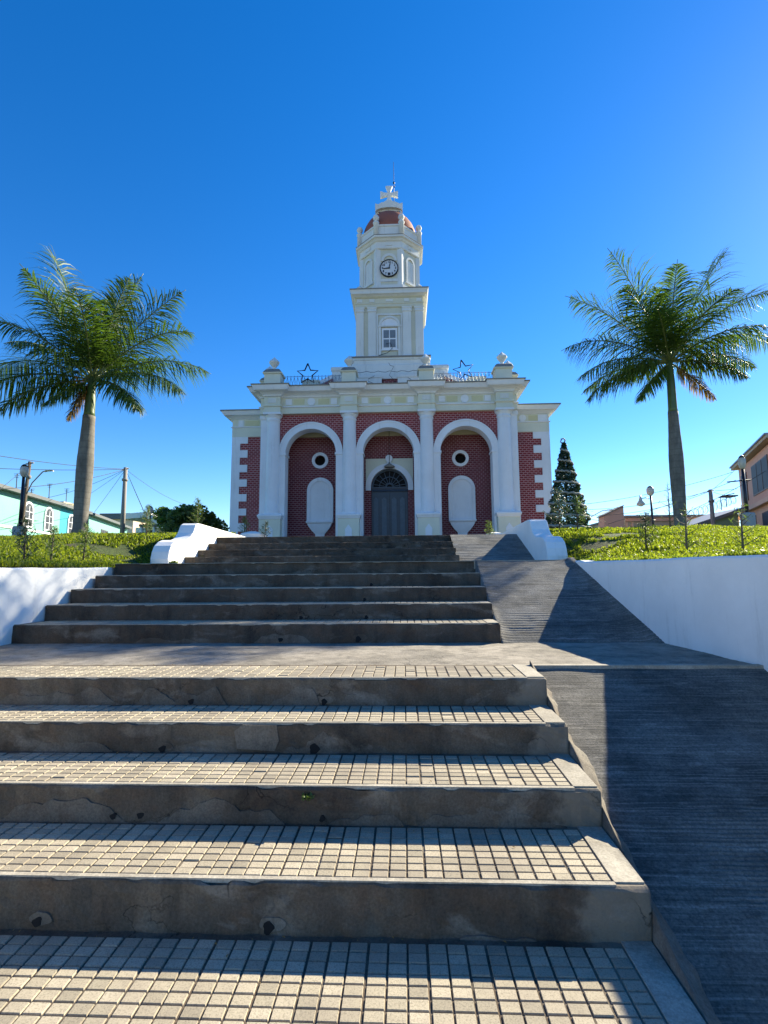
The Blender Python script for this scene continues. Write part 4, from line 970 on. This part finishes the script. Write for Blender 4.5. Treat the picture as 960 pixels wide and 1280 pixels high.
# dome, crest, cross
c_(MB().lathe(tx, ty, [(1.62*math.cos(t), 20.9+1.76*math.sin(t)) for t in [PI/2*i/14 for i in range(14)]]+[(.05,22.665)], 32), 'dome', 'dome')
cr = MB()
cpoly = [(-.80,21.70),(-.80,22.90),(-.70,22.86),(-.62,22.84),(-.52,22.90),(-.42,22.96),(-.30,22.97),(-.22,23.03),(-.12,23.08),(.12,23.08),(.22,23.03),(.30,22.97),(.42,22.96),(.52,22.90),(.62,22.84),(.70,22.86),(.80,22.90),(.80,21.70)]
arc = [(.66*math.cos(a), 21.95+.72*math.sin(a)) for a in [PI*i/12 for i in range(13)]]
def crest(m, y0, y1):
    top_ = [p for p in cpoly[1:-1]]
    n = len(top_)
    for i in range(n-1):
        (xa, za), (xb, zb) = top_[i], top_[i+1]
        la = 22.38+.26*math.sqrt(max(0, 1-(xa/.8)**2)); lb = 22.38+.26*math.sqrt(max(0, 1-(xb/.8)**2))
        if xb-xa < 1e-4: continue
        m.hexa([(tx+xa,y0,la),(tx+xb,y0,lb),(tx+xb,y1,lb),(tx+xa,y1,la),(tx+xa,y0,za),(tx+xb,y0,zb),(tx+xb,y1,zb),(tx+xa,y1,za)])
crest(cr, ty-.82, ty-.64); crest(cr, ty+.64, ty+.82); cr.box(tx-.80, tx-.66, ty-.64, ty+.64, 22.2, 22.82); cr.box(tx+.66, tx+.80, ty-.64, ty+.64, 22.2, 22.82); cr.box(tx-.64, tx+.64, ty-.63, ty+.63, 22.5, 22.75)
c_(cr, 'dome_crest', 'tower')
zc = 24.02; m = MB(); yk = ty-.1; m.rects(tx-.12, tx+.12, yk-.1, yk+.2, [(.1,22.75),(.05,23.3),(0,23.55)])
for (dx, dz_) in ((1,0),(-1,0),(0,1),(0,-1)):
    q = []
    for (u, v) in ((.0,.08),(.27,.11),(.53,.21),(.53,-.21),(.27,-.11),(.0,-.08)):
        q.append((tx+dx*u+dz_*v, zc+dz_*u*1.0+dx*v))
    if dx*1 < 0 or dz_ > 0: q = q[::-1]
    e_ = .002*(2 if dz_ else 1); m.extry(q, yk-.02-e_, yk+.14+e_)
c_(m, 'cross', 'tower')
m = MB().tube([(tx+.30,ty+.2,22.9),(tx+.28,ty+.2,26.4)], [.02,.010], 6); m.lathe(tx+.29, ty+.2, [(.01,24.9),(.07,25.0),(.01,25.1)], 8); m.tube([(tx+.30,ty+.2,24.7),(tx+.36,ty+.2,24.82)], .02, 5); c_(m, 'lightning_rod', 'iron')
# star decorations on the roof edge
def star(x, y, z, R, rot, mat, label, thick=.028, inner=.42):
    t = thing('star_decoration', label, 'star decoration', (x,y,z-R), 'christmas stars on the church roof')
    P = []
    for k in range(10):
        a = PI/2+k*PI/5+rot; r = R if k % 2 == 0 else R*inner; P.append((x+r*math.cos(a), y, z+r*math.sin(a)))
    m = MB(); m.tube(P+[P[0]], thick, 6); m.tube([(x,y+.05,z-R*.9),(x,y+.05,z-R*.3)], .015, 5); m.build('star_frame', M[mat], t); return t
star(-4.62, 23.75, 11.08, .53, 0, 'lampmetal', 'dark outlined star on the roof edge between the two left pedestals', .036, .45)
star(2.93, 23.75, 11.10, .52, .22, 'lampmetal', 'tilted dark outlined star on the roof edge between the two right pedestals', .030, .42)
def wires_deco():
    t = thing('wire_decoration', 'thin bent wire light frames hanging on the front of the tower base', 'light decoration', (tx,25.7,10.6))
    m = MB(); rr = random.Random(4)
    for k in range(9):
        x = tx-2.0+k*.5; y = 26.0 if k % 2 else 25.78; p = [(x,y,10.6+rr.random()*.5)]
        for i in range(6): p.append((p[-1][0]+rr.uniform(-.32,.32), y-.03*rr.random(), min(12.4, p[-1][2]+rr.uniform(.02,.36))))
        m.tube(p, .011, 4)
    m.tube([(tx-2.0+.2*i, 25.80, 11.95+.04*math.sin(i*2)) for i in range(20)], .012, 4)
    m.build('wire_frame', M['iron'], t)
    m = MB().tube([(tx-.6,yf-.1,13.1),(tx-.1,yf-.12,13.25),(tx+.15,yf-.12,13.5),(tx+.05,yf-.12,13.8),(tx-.2,yf-.1,13.75)], .016, 4); m.build('wire_curl', M['iron'], t)
wires_deco()
lm = thing('hanging_lamp', 'small lamp hanging in front of the church door arch', 'lamp', (-.73,25.3,6.7))
MB().tube([(-.73,25.35,9.0),(-.73,25.35,6.95)], .012, 5).build('lamp_rod', M['iron'], lm)
MB().lathe(-.73, 25.35, [(.03,7.0),(.05,6.93),(.26,6.80),(.28,6.74),(.22,6.72)], 14).build('lamp_shade', M['pole'], lm)
# ------------------------------------------------------------------ lamps, poles, cables
def lamp_post(px, Y, ztop, zbase, label, box=True, bh=.55, arm=False, headr=.16, tilt=0, kind='drum'):
    x = pxy(px, Y); t = thing('street_lamp', label, 'street lamp', (x,Y,zbase), 'lamp posts round the church grounds')
    MB().tube([(x,Y,zbase+(.4 if box else 0)),(x+tilt,Y,ztop)], [.06,.045], 10).build('pole', M['lampmetal'], t)
    if box: MB().rects(x-.15, x+.15, Y-.15, Y+.15, [(0,zbase-.3),(0,zbase+bh),(-.03,zbase+bh+.04)]).build('plinth', M['block'], t)
    hd = MB().lathe(x+tilt, Y, [(.05,ztop-.02),(headr*.75,ztop+.03),(headr,ztop+.16),(headr*.98,ztop+.3),(headr*.7,ztop+.36)], 12 if kind == 'drum' else 6)
    hd.build('lamp_head', M['lampglass'], t)
    MB().lathe(x+tilt, Y, [(headr*.8,ztop+.355),(headr*.5,ztop+.41),(.02,ztop+.44)], 12).build('lamp_cap', M['iron'], t)
    return t, x
lamp_post(24.5, 17, 4.87, 2.55, 'black lamp post with square milky head on a grey plinth, far left', True, headr=.135, kind='sq')
lamp_post(187, 28, 4.85, 2.6, 'small slim lamp post left of the scroll wall, before the white gabled porch', False, headr=.15)
t, x = lamp_post(936, 17, 4.78, 2.55, 'dark lamp post with a cross bar and blue-grey plinth before the peach house', True, .72, headr=.12, kind='sq', tilt=-.02)
MB().tube([(x-.55,17,4.33),(x+.22,17,4.40)], .022, 6).build('cross_bar', M['iron'], t)
t, x = lamp_post(817, 24, 4.95, 2.6, 'twin-headed lamp post left of the right palm trunk', False, headr=.17, tilt=-.03)
MB().tube([(x-.10,24,4.78),(x-.25,24,4.83),(x-.48,24,4.80)], .022, 6).build('arm', M['lampmetal'], t)
MB().lathe(x-.50, 24, [(.03,4.95),(.06,4.80),(.09,4.70),(.19,4.55),(.17,4.50),(.08,4.44),(.01,4.42)], 12).build('bell_lamp', M['lampglass'], t)
MB().tube([(x-.2,24,3.80),(x+.12,24,3.78)], .02, 5).build('cross_bar', M['iron'], t)

def util_pole(px0, px1, pyt, Y, zt, label, arm=None, r=.13, dark=False):
    x0, x1 = pxy(px0, Y), (at(px1, pyt, Y)[0] if px1 else pxy(px0, Y)); t = thing('utility_pole', label, 'utility pole', (x0,Y,2.5), 'utility poles carrying the overhead cables')
    MB().tube([(x0,Y,2.5),(x1,Y,zt)], [r,r*.75], 10).build('pole', M['pole' if not dark else 'bark'], t)
    MB().lathe(x1, Y-.02, [(r*.9,zt-.85),(r*1.2,zt-.82),(r*1.2,zt-.72),(r*.9,zt-.68)], 8).build('clamp', M['pole'], t)
    MB().tube([(x1-.2,Y,zt-.12),(x1+.2,Y,zt-.06)], .035, 6).build('cross_arm', M['pole'], t)
    if arm:
        sx = arm; m = MB().tube([(x0+(x1-x0)*.62,Y,2.5+(zt-2.5)*.62),(x0+(x1-x0)*.7+sx*.35,Y-.1,2.5+(zt-2.5)*.76),(x1+sx*.9,Y-.3,2.5+(zt-2.5)*.87),(x1+sx*1.05,Y-.35,2.5+(zt-2.5)*.875)], .028, 6); m.build('lamp_arm', M['pole'], t)
        xa, za = x1+sx*1.05, 2.5+(zt-2.5)*.875
        MB().loft([[(xa+sx*u,Y-.35-w_,za+.01+h_),(xa+sx*u,Y-.35+w_,za+.01+h_),(xa+sx*u,Y-.35+w_*.7,za-.05+h_),(xa+sx*u,Y-.35-w_*.7,za-.05+h_)] for u, w_, h_ in ((0,.03,0),(.08,.09,.03),(.3,.11,.05),(.42,.05,.02))]).build('luminaire', M['lampglass'], t)
    return (x1, Y, zt-.1)
pA = util_pole(24, 37.5, 577, 24, at(37.5,577,24)[2], 'dark leaning utility pole with a curved street lamp arm, left of the left palm', 1.0, .10, True)
pB = util_pole(153, None, 0, 30, 7.95, 'upright concrete utility pole between the left palm and the white gabled porch', None, .15)
pC = util_pole(892, None, 0, 34, 6.73, 'concrete utility pole standing before the pale green gable on the right', None, .15)
pD = util_pole(731, None, 0, 35, 5.95, 'short utility pole with a curved lamp arm right of the christmas tree', 1.25, .08)
n_c = [0]
def cable(a, b, sag, label):
    pts = []
    for i in range(15):
        f = i/14; pts.append((a[0]+(b[0]-a[0])*f, a[1]+(b[1]-a[1])*f, a[2]+(b[2]-a[2])*f-4*sag*f*(1-f)))
    tag(MB().tube(pts, .014, 4).build('overhead_cable', M['cable']), label, 'cable', 'overhead cables')
W = at
L1 = [((W(-60,560,20)), pB, .15, 'thick overhead cable crossing above the dark leaning pole from the left edge'),
      ((W(-60,583,22)), pB, .10, 'overhead cable running level from the left edge to the top of the concrete pole'),
      ((W(-60,612,20)), pB, .35, 'overhead cable from the left edge sagging below the others to the concrete pole'),
      (W(96,628,41), pB, .05, 'overhead cable rising from the turquoise house roof to the concrete pole'),
      (W(112,648,44), pB, .05, 'overhead cable rising steeply from the mint house to the concrete pole'),
      (W(60,622,37), pB, .20, 'overhead cable from the turquoise roof aerials to the concrete pole'),
      (pB, W(185,650,33), .02, 'steep thin cable dropping right of the concrete pole'),
      (pB, W(180,640,36), .02, 'second steep thin cable dropping right of the concrete pole'),
      (pB, W(236,632,45), .3, 'long thin cable from the concrete pole towards the green trees'),
      (pA, W(-40,640,18), .1, 'cable from the dark leaning pole down to the left edge')]
for a in L1: cable(*a)
R1_ = [(pC, W(918,588,36), .05, 'cable from the right concrete pole up to the peach house eave'),
       (pC, W(921,611,36), .02, 'level cable from the right concrete pole to the peach house wall'),
       (pC, W(921,620,36), .1, 'sagging cable from the right concrete pole to the peach house wall'),
       (W(733,630,35), W(916,590,37), .25, 'upper long cable passing behind the right palm trunk to the peach house'),
       (W(733,637,35), pC, .25, 'long cable from the short lamp pole to the right concrete pole'),
       (W(733,644,35), pC, .45, 'lowest long cable from the short lamp pole to the right concrete pole'),
       (W(760,655,33), W(920,600,37), .1, 'slanting cable rising from the salmon parapet to the peach house'),
       (W(735,648,35), W(757,652,35), .02, 'short cable between the short lamp pole and the salmon parapet'),
       (W(858,640,33), W(1000,560,30), .25, 'cable crossing in front of the peach house to the right edge')]
for a in R1_: cable(*a)

# ------------------------------------------------------------------ houses, left
def arch_win(hs, O, e, nrm, u, z0, w_, h_, sub='white'):
    """pointed-arch window on a wall: O origin, e along the wall, nrm outward"""
    def F(a, d, z): return (O[0]+e[0]*a+nrm[0]*d, O[1]+e[1]*a+nrm[1]*d, z)
    def outline(k):
        hw = w_/2*k; base = z0-(k-1)*w_*.4; sp = z0+h_*.62; P = [(u-hw,base),(u+hw,base)]
        for i in range(9):
            a = i/8; P.append((u+hw*math.cos(a*PI/2)**.8 if a < 1 else u, sp+(h_*.38+(k-1)*w_*.5)*math.sin(a*PI/2)**1.0))
        for i in range(7, -1, -1):
            a = i/8; P.append((u-hw*math.cos(a*PI/2)**.8, sp+(h_*.38+(k-1)*w_*.5)*math.sin(a*PI/2)**1.0))
        return P
    def slab(P, d0, d1):
        m = MB(); n = len(P); vs = [F(a, d1, z) for a, z in P]+[F(a, d0, z) for a, z in P]
        m.add(vs, [tuple(range(n)), tuple(reversed(range(n, 2*n)))]+[(i, i+n, (i+1) % n+n, (i+1) % n) for i in range(n)]); return m
    fr = slab(outline(1.28), .0, .07).build('window', M[sub], hs)
    slab(outline(1.0), .02, .075).build('pane', M['winglass'], fr)
    m = MB()
    for z in (z0+h_*.3, z0+h_*.62): m.hexa([F(u-w_/2,.09,z),F(u+w_/2,.09,z),F(u+w_/2,.07,z),F(u-w_/2,.07,z),F(u-w_/2,.09,z+.035),F(u+w_/2,.09,z+.035),F(u+w_/2,.07,z+.035),F(u-w_/2,.07,z+.035)])
    m.hexa([F(u-.03,.095,z0),F(u+.03,.095,z0),F(u+.03,.07,z0),F(u-.03,.07,z0),F(u-.03,.095,z0+h_*.9),F(u+.03,.095,z0+h_*.9),F(u+.03,.07,z0+h_*.9),F(u-.03,.07,z0+h_*.9)])
    m.build('glazing_bars', M[sub], fr)
def wallbox(A, Bp, depth, z0, z1):
    d = Vector((Bp[0]-A[0], Bp[1]-A[1], 0)).normalized(); n = Vector((-d.y, d.x, 0))*depth
    a, b = Vector((*A, 0)), Vector((*Bp, 0)); c, e = b+n, a+n
    return [(p.x, p.y, z) for z in (z0, z1) for p in (a, b, c, e)], d, -n.normalized()
def house(A, Bp, depth, z0, z1, name, mat, label, cat='house', over=.35, roofm='eave', rt=.14, raise_=0):
    t = thing(name, label, cat, ((A[0]+Bp[0])/2, (A[1]+Bp[1])/2, z0))
    vs, d, n = wallbox(A, Bp, depth, z0, z1); MB().hexa(vs).build('wall', M[mat], t)
    a2 = Vector((*A, 0))+n*over-d*over; b2 = Vector((*Bp, 0))+n*over+d*over
    v2, _, _ = wallbox((a2.x, a2.y), (b2.x, b2.y), depth+2*over, z1+.002, z1+rt)
    if raise_:
        v2 = [(x, y, z+(raise_ if i % 4 in (2, 3) else 0)) for i, (x, y, z) in enumerate(v2)]
    MB().hexa(v2).build('roof', M[roofm], t); return t, d, n
# turquoise terrace: the wall runs away from the camera on the left; street side faces +x
A = (-21.75, 21.0); Bq = (-24.97, 35.94); Cq = (-25.98, 40.6)
def left_house(A, Bp, z1, mat, label):
    return house(Bp, A, 6 if True else 0, 2.4, z1, 'terraced_house', mat, label)
def lh(Pn, Pf, z1, mat, label):      # near point, far point; interior on the -x side
    t = thing('terraced_house', label, 'house', ((Pn[0]+Pf[0])/2, (Pn[1]+Pf[1])/2, 2.4), 'pastel terraced houses on the left')
    d = Vector((Pf[0]-Pn[0], Pf[1]-Pn[1], 0)).normalized(); n = Vector((d.y, -d.x, 0))
    a, b = Vector((*Pn, 0)), Vector((*Pf, 0)); c, e = b-n*6, a-n*6
    MB().hexa([(p.x, p.y, z) for z in (2.4, z1) for p in (a, b, c, e)]).build('wall', M[mat], t)
    a, b, c, e = a+n*.45, b+n*.45, c-n*.3, e-n*.3
    MB().hexa([(p.x, p.y, z) for z in (z1+.003, z1+.22) for p in (a, b, c, e)]).build('roof', M['eave'], t)
    a, b = Vector((*Pn, 0))+n*.02, Vector((*Pf, 0))+n*.02; c, e = b-n*.06, a-n*.06
    MB().hexa([(p.x, p.y, z) for z in (4.27, 4.40) for p in (a+n*.03, b+n*.03, c, e)]).build('base_band', M['wallwhite'], t)
    return t, d, n, Pn
def uwin(Pn, d, n, px):            # distance along the wall where the ray through column px meets it
    k = (px-505)/640; return (k*Pn[1]-Pn[0])/(d.x-k*d.y)
t, d, n, P0 = lh(A, Bq, 6.4, 'mint', 'mint green house with two arched windows behind the lamp post, far left')
for px in (17, 44.5): arch_win(t, P0, d, n, uwin(P0, d, n, px), 4.6, .95, 1.42)
t, d, n, P0 = lh((Bq[0]+.0, Bq[1]+.01), Cq, 6.38, 'teal', 'bright turquoise house with one arched window left of the palm trunk')
for px in (75, 90.5): arch_win(t, P0, d, n, uwin(P0, d, n, px), 4.55, .95, 1.38)
MB().rects(-28.4, -26.9, 39.0, 40.5, [(0,6.5),(0,7.1),(.05,7.13),(.05,7.25)]).build('roof_tank_box', M['beige'], t)
t, d, n, P0 = lh((Cq[0]+.02, Cq[1]+.3), (-29.7, 53.5), 6.33, 'mint', 'pale mint house with square windows right of the palm trunk')
def flat_win(hs, P0, d, n, u, z0, w_, h_, fm='white', bars=1):
    def F(a, q, z): return (P0[0]+d.x*a+n.x*q, P0[1]+d.y*a+n.y*q, z)
    def bx(a0, a1, q0, q1, z0_, z1_): return MB().hexa([F(a0,q1,z0_),F(a1,q1,z0_),F(a1,q0,z0_),F(a0,q0,z0_),F(a0,q1,z1_),F(a1,q1,z1_),F(a1,q0,z1_),F(a0,q0,z1_)])
    fr = bx(u-w_/2-.08, u+w_/2+.08, 0, .05, z0-.08, z0+h_+.08).build('window', M[fm], hs)
    bx(u-w_/2, u+w_/2, .02, .056, z0, z0+h_).build('pane', M['winglass'], fr)
    m = MB()
    for k in range(1, bars+1):
        a = u-w_/2+w_*k/(bars+1); q = bx(a-.03, a+.03, .04, .075, z0, z0+h_); m.add(q.v, q.f)
    m.build('mullion', M[fm], fr)
for px, w_ in ((120, 1.7), (144, 1.9)): flat_win(t, P0, d, n, uwin(P0, d, n, px), 4.25, w_*1.2, 1.2, 'eave', 2)
# aerials
for px, Y, zt, lab in ((21.5,33,8.3,'tv aerial above the mint house, left of the leaning pole'),(63,38,8.5,'tall tv aerial on the turquoise house roof'),(84.5,42,8.8,'tv aerial with a small dish beside the palm trunk'),(41,35,7.6,'short tv aerial behind the leaning pole')):
    x = pxy(px, Y)-.3; t = thing('tv_aerial', lab, 'aerial', (x,Y,6.5), 'tv aerials on the left roofs'); m = MB().tube([(x,Y,6.5),(x,Y,zt)], .03, 5)
    for k in range(3): m.tube([(x-.22+.04*k,Y,zt-.12*k-.02),(x+.22-.04*k,Y,zt-.12*k-.02)], .014, 4)
    m.build('mast', M['iron'], t)
# white gabled porch building and dark roof behind
t = thing('gabled_building', 'low white building with a wide sloping white fascia left of the trees', 'building', (-16.2,34,2.5))
gx0, gx1 = pxy(158, 34), pxy(217, 34); zr = at(190, 641, 34)[2]
MB().box(gx0+.3, gx1-1.3, 34.6, 40, 2.4, 4.7).build('wall', M['wallwhite'], t)
MB().extry([(gx0,zr-.1),(gx0+1.1,zr),(gx1-1.7,zr),(gx1,zr-1.0),(gx1+.05,zr-1.22),(gx1-.25,zr-1.22),(gx1-1.85,zr-.30),(gx0+1.3,zr-.36),(gx0,zr-.45)], 33.6, 40).build('fascia', M['wallwhite'], t)
MB().box(gx0+.9, gx1-.9, 33.9, 34.5, 4.70, 4.86).build('soffit', M['eave'], t)
for k, x in enumerate((gx0+1.0, gx0+1.9)): MB().lathe(x, 34.1, [(.12,2.5),(.12,4.7)], 10).build('post', M['wallwhite'], t)
MB().box(gx0+1.15, gx0+1.7, 34.55, 34.62, 3.0, 4.5).build('window', M['winglass'], t)
t = thing('shed', 'dark-roofed shed behind the concrete pole', 'shed', (pxy(150,58),59,2.5))
MB().box(pxy(128,58), pxy(166,58), 58, 62, 2.4, 7.9).build('wall', M['salmon2'], t); MB().box(pxy(126,58), pxy(169,58), 57.6, 62.3, 7.9, 8.55).build('roof', M['eave'], t)
# trees beyond
def far_tree(px, py, Y, w_, h_, mat, label):
    x = pxy(px, Y); zt = at(px, py, Y)[2]; t = thing('tree', label, 'tree', (x,Y,2.5), 'round green trees beyond the left lawn')
    MB().tube([(x,Y,2.5),(x+.1,Y,zt-h_*.6)], [.16,.08], 8).build('trunk', M['bark'], t)
    blobs = [(x+rnd.uniform(-.55,.55)*w_*.62, Y+rnd.uniform(-.5,.5)*w_*.6, zt-h_*.5+rnd.uniform(-.42,.32)*h_, rnd.uniform(.22,.36)*min(w_, h_)) for _ in range(13)]
    def fp():
        b = rnd.choice(blobs); v = Vector((rnd.gauss(0,1), rnd.gauss(0,1), rnd.gauss(0,1))).normalized()*b[3]*rnd.random()**.25
        return (b[0]+v.x, b[1]+v.y, b[2]+v.z)
    V, Q = leaf_cloud(4200, fp, .12, .6, 1.5); fol('crown', V, Q, M[mat], t)
far_tree(210, 632, 31, 1.7, 2.4, 'bush', 'dark round tree nearest the white gabled building')
far_tree(234, 630, 29, 2.0, 2.4, 'feather', 'yellow-green bushy tree in the middle of the clump left of the church')
far_tree(263, 633, 30, 1.9, 2.4, 'bush', 'rounded green tree nearest the church corner')
def fpx():
    return (rnd.uniform(pxy(195,27), pxy(285,27)), 27+rnd.uniform(-.5,.5), 2.7+abs(rnd.gauss(0,.45)))
V, Q = leaf_cloud(3500, fpx, .1, .6, 1.8); o = npmesh('undergrowth', V, Q, M['feather']); struct(o, 'stuff')

# ------------------------------------------------------------------ houses, right
# peach two-storey house: the wall recedes to the left
Pn, Pf = (20.85, 28.9), (24.65, 38.0)
t = thing('two_storey_house', 'peach two-storey house with brown-framed windows at the right edge', 'house', (24,34,2.4))
d = Vector((Pf[0]-Pn[0], Pf[1]-Pn[1], 0)).normalized(); n = Vector((-d.y, d.x, 0))
a, b = Vector((*Pn, 0)), Vector((*Pf, 0)); c, e = b-n*9, a-n*9
MB().hexa([(p.x, p.y, z) for z in (2.4, 5.55) for p in (a, b, c, e)]).build('lower_wall', M['salmon2'], t)
MB().hexa([(p.x, p.y, z) for z in (5.55, 8.75) for p in (a+n*.1, b+n*.1, c, e)]).build('upper_wall', M['salmon'], t)
MB().hexa([(p.x, p.y, z) for z in (5.45, 5.72) for p in (a+n*.32, b+n*.32+d*.2, c+d*.2, e)]).build('floor_band', M['salmon2'], t)
q = [a+n*.5-d*.3, b+n*.5+d*.35, c+d*.35, e-d*.3]
MB().hexa([(p.x, p.y, z) for z in (8.82, 9.0) for p in q]).build('roof', M['beige'], t)
q = [a+n*.58-d*.3, b+n*.58+d*.42, c+d*.42, e-d*.3]
MB().hexa([(p.x, p.y, z) for z in (9.003, 9.10) for p in q]).build('roof_sheet', M['roofmetal'], t)
def uw(px): k = (px-505)/640; return (k*Pn[1]-Pn[0])/(d.x-k*d.y)
nn = n*1.0
Pw = (Pn[0]+n.x*.1, Pn[1]+n.y*.1)
def fw(px0, px1, z0, z1, base):
    u0, u1 = sorted((uw(px0), uw(px1))); flat_win(t, base, d, n, (u0+u1)/2, z0, u1-u0, z1-z0, 'brownframe', 2 if u1-u0 > 1 else 0)
fw(937, 957, 6.35, 8.15, Pw); fw(923.5, 929.5, 6.3, 8.1, Pw); fw(943, 972, 3.2, 4.95, Pn); fw(927, 934, 2.6, 5.0, Pn)
# low beige building
t = thing('low_building', 'long low beige building behind the right palm trunk', 'building', (22,42,2.4))
x0, x1 = pxy(782, 42), pxy(925, 42)
MB().box(x0, x1, 42, 50, 2.4, 5.75).build('wall', M['beige'], t)
MB().box(x0-.1, x1+.3, 41.7, 50.2, 5.75, 5.92).build('roof', M['weathered'], t); MB().box(x0, x1+.3, 41.85, 41.99, 5.45, 5.74).build('fascia', M['salmon'], t)
MB().box(pxy(828,42), pxy(842,42), 41.95, 42.0, 4.2, 5.1).build('window', M['winglass'], t)
for px in (783, 790): MB().box(pxy(px,42), pxy(px,42)+.12, 41.93, 42.0, 2.6, 5.4).build('pilaster', M['salmon2'], t)
t = thing('parapet_wall', 'salmon wall with a sloping top left of the low beige building', 'wall', (pxy(768,40),40,2.4))
MB().extry([(pxy(755,40),2.4),(pxy(781,40),2.4),(pxy(781,40),at(781,632,40)[2]),(pxy(756,40),at(756,645,40)[2])], 40, 41.2).build('wall', M['salmon'], t)
MB().extry([(pxy(754.5,40),at(754.5,645.3,40)[2]),(pxy(781.3,40),at(781,632.3,40)[2]),(pxy(781.3,40),at(781,631.3,40)[2]),(pxy(754.5,40),at(754,644,40)[2])], 39.9, 41.3).build('coping', M['weathered'], t)
t = thing('gabled_house', 'pale green gable with a sloping metal roof before the peach house', 'house', (pxy(890,37),37,2.4))
gA = (pxy(858,37), at(858,660,37)[2]); gB = (pxy(924,37), at(924,638,37)[2])
MB().extry([(gA[0],2.4),(gB[0],2.4),(gB[0],gB[1]-.1),(gA[0],gA[1]-.1)], 37, 41).build('wall', M['palegreen'], t)
MB().extry([(gA[0]-.3,gA[1]-.2),(gB[0]+.3,gB[1]-.05),(gB[0]+.3,gB[1]+.2),(gA[0]-.3,gA[1]+.02)], 36.6, 41.2).build('roof', M['roofmetal'], t)
m = MB(); pts = []
for i in range(330):
    f = i/330; a = f*2*PI*26; px_c = lambda f_: 845+78*f_; x = pxy(845+78*f, 36.2); z = at(px_c(f), 655-26*f, 36.2)[2]+.30
    pts.append((x+.10*math.sin(a*.5), 36.2+.28*math.cos(a), z+.28*math.sin(a)))
m.tube(pts, .012, 4)
tag(m.build('razor_wire', M['irongrey']), 'coil of razor wire along the green gable roof', 'razor wire')
m = MB().tube([(pxy(904,36),36,5.6),(pxy(904,36),36,6.55),(pxy(922,36),36,6.75)], .03, 5); m.tube([(pxy(911,36),36,5.8),(pxy(911,36),36,6.6)], .025, 5); m.box(pxy(906,36), pxy(922,36), 35.6, 36.4, 6.5, 6.58)
tag(m.build('roof_bracket', M['iron']), 'dark metal bracket frame on the green roof beside the peach house', 'bracket')
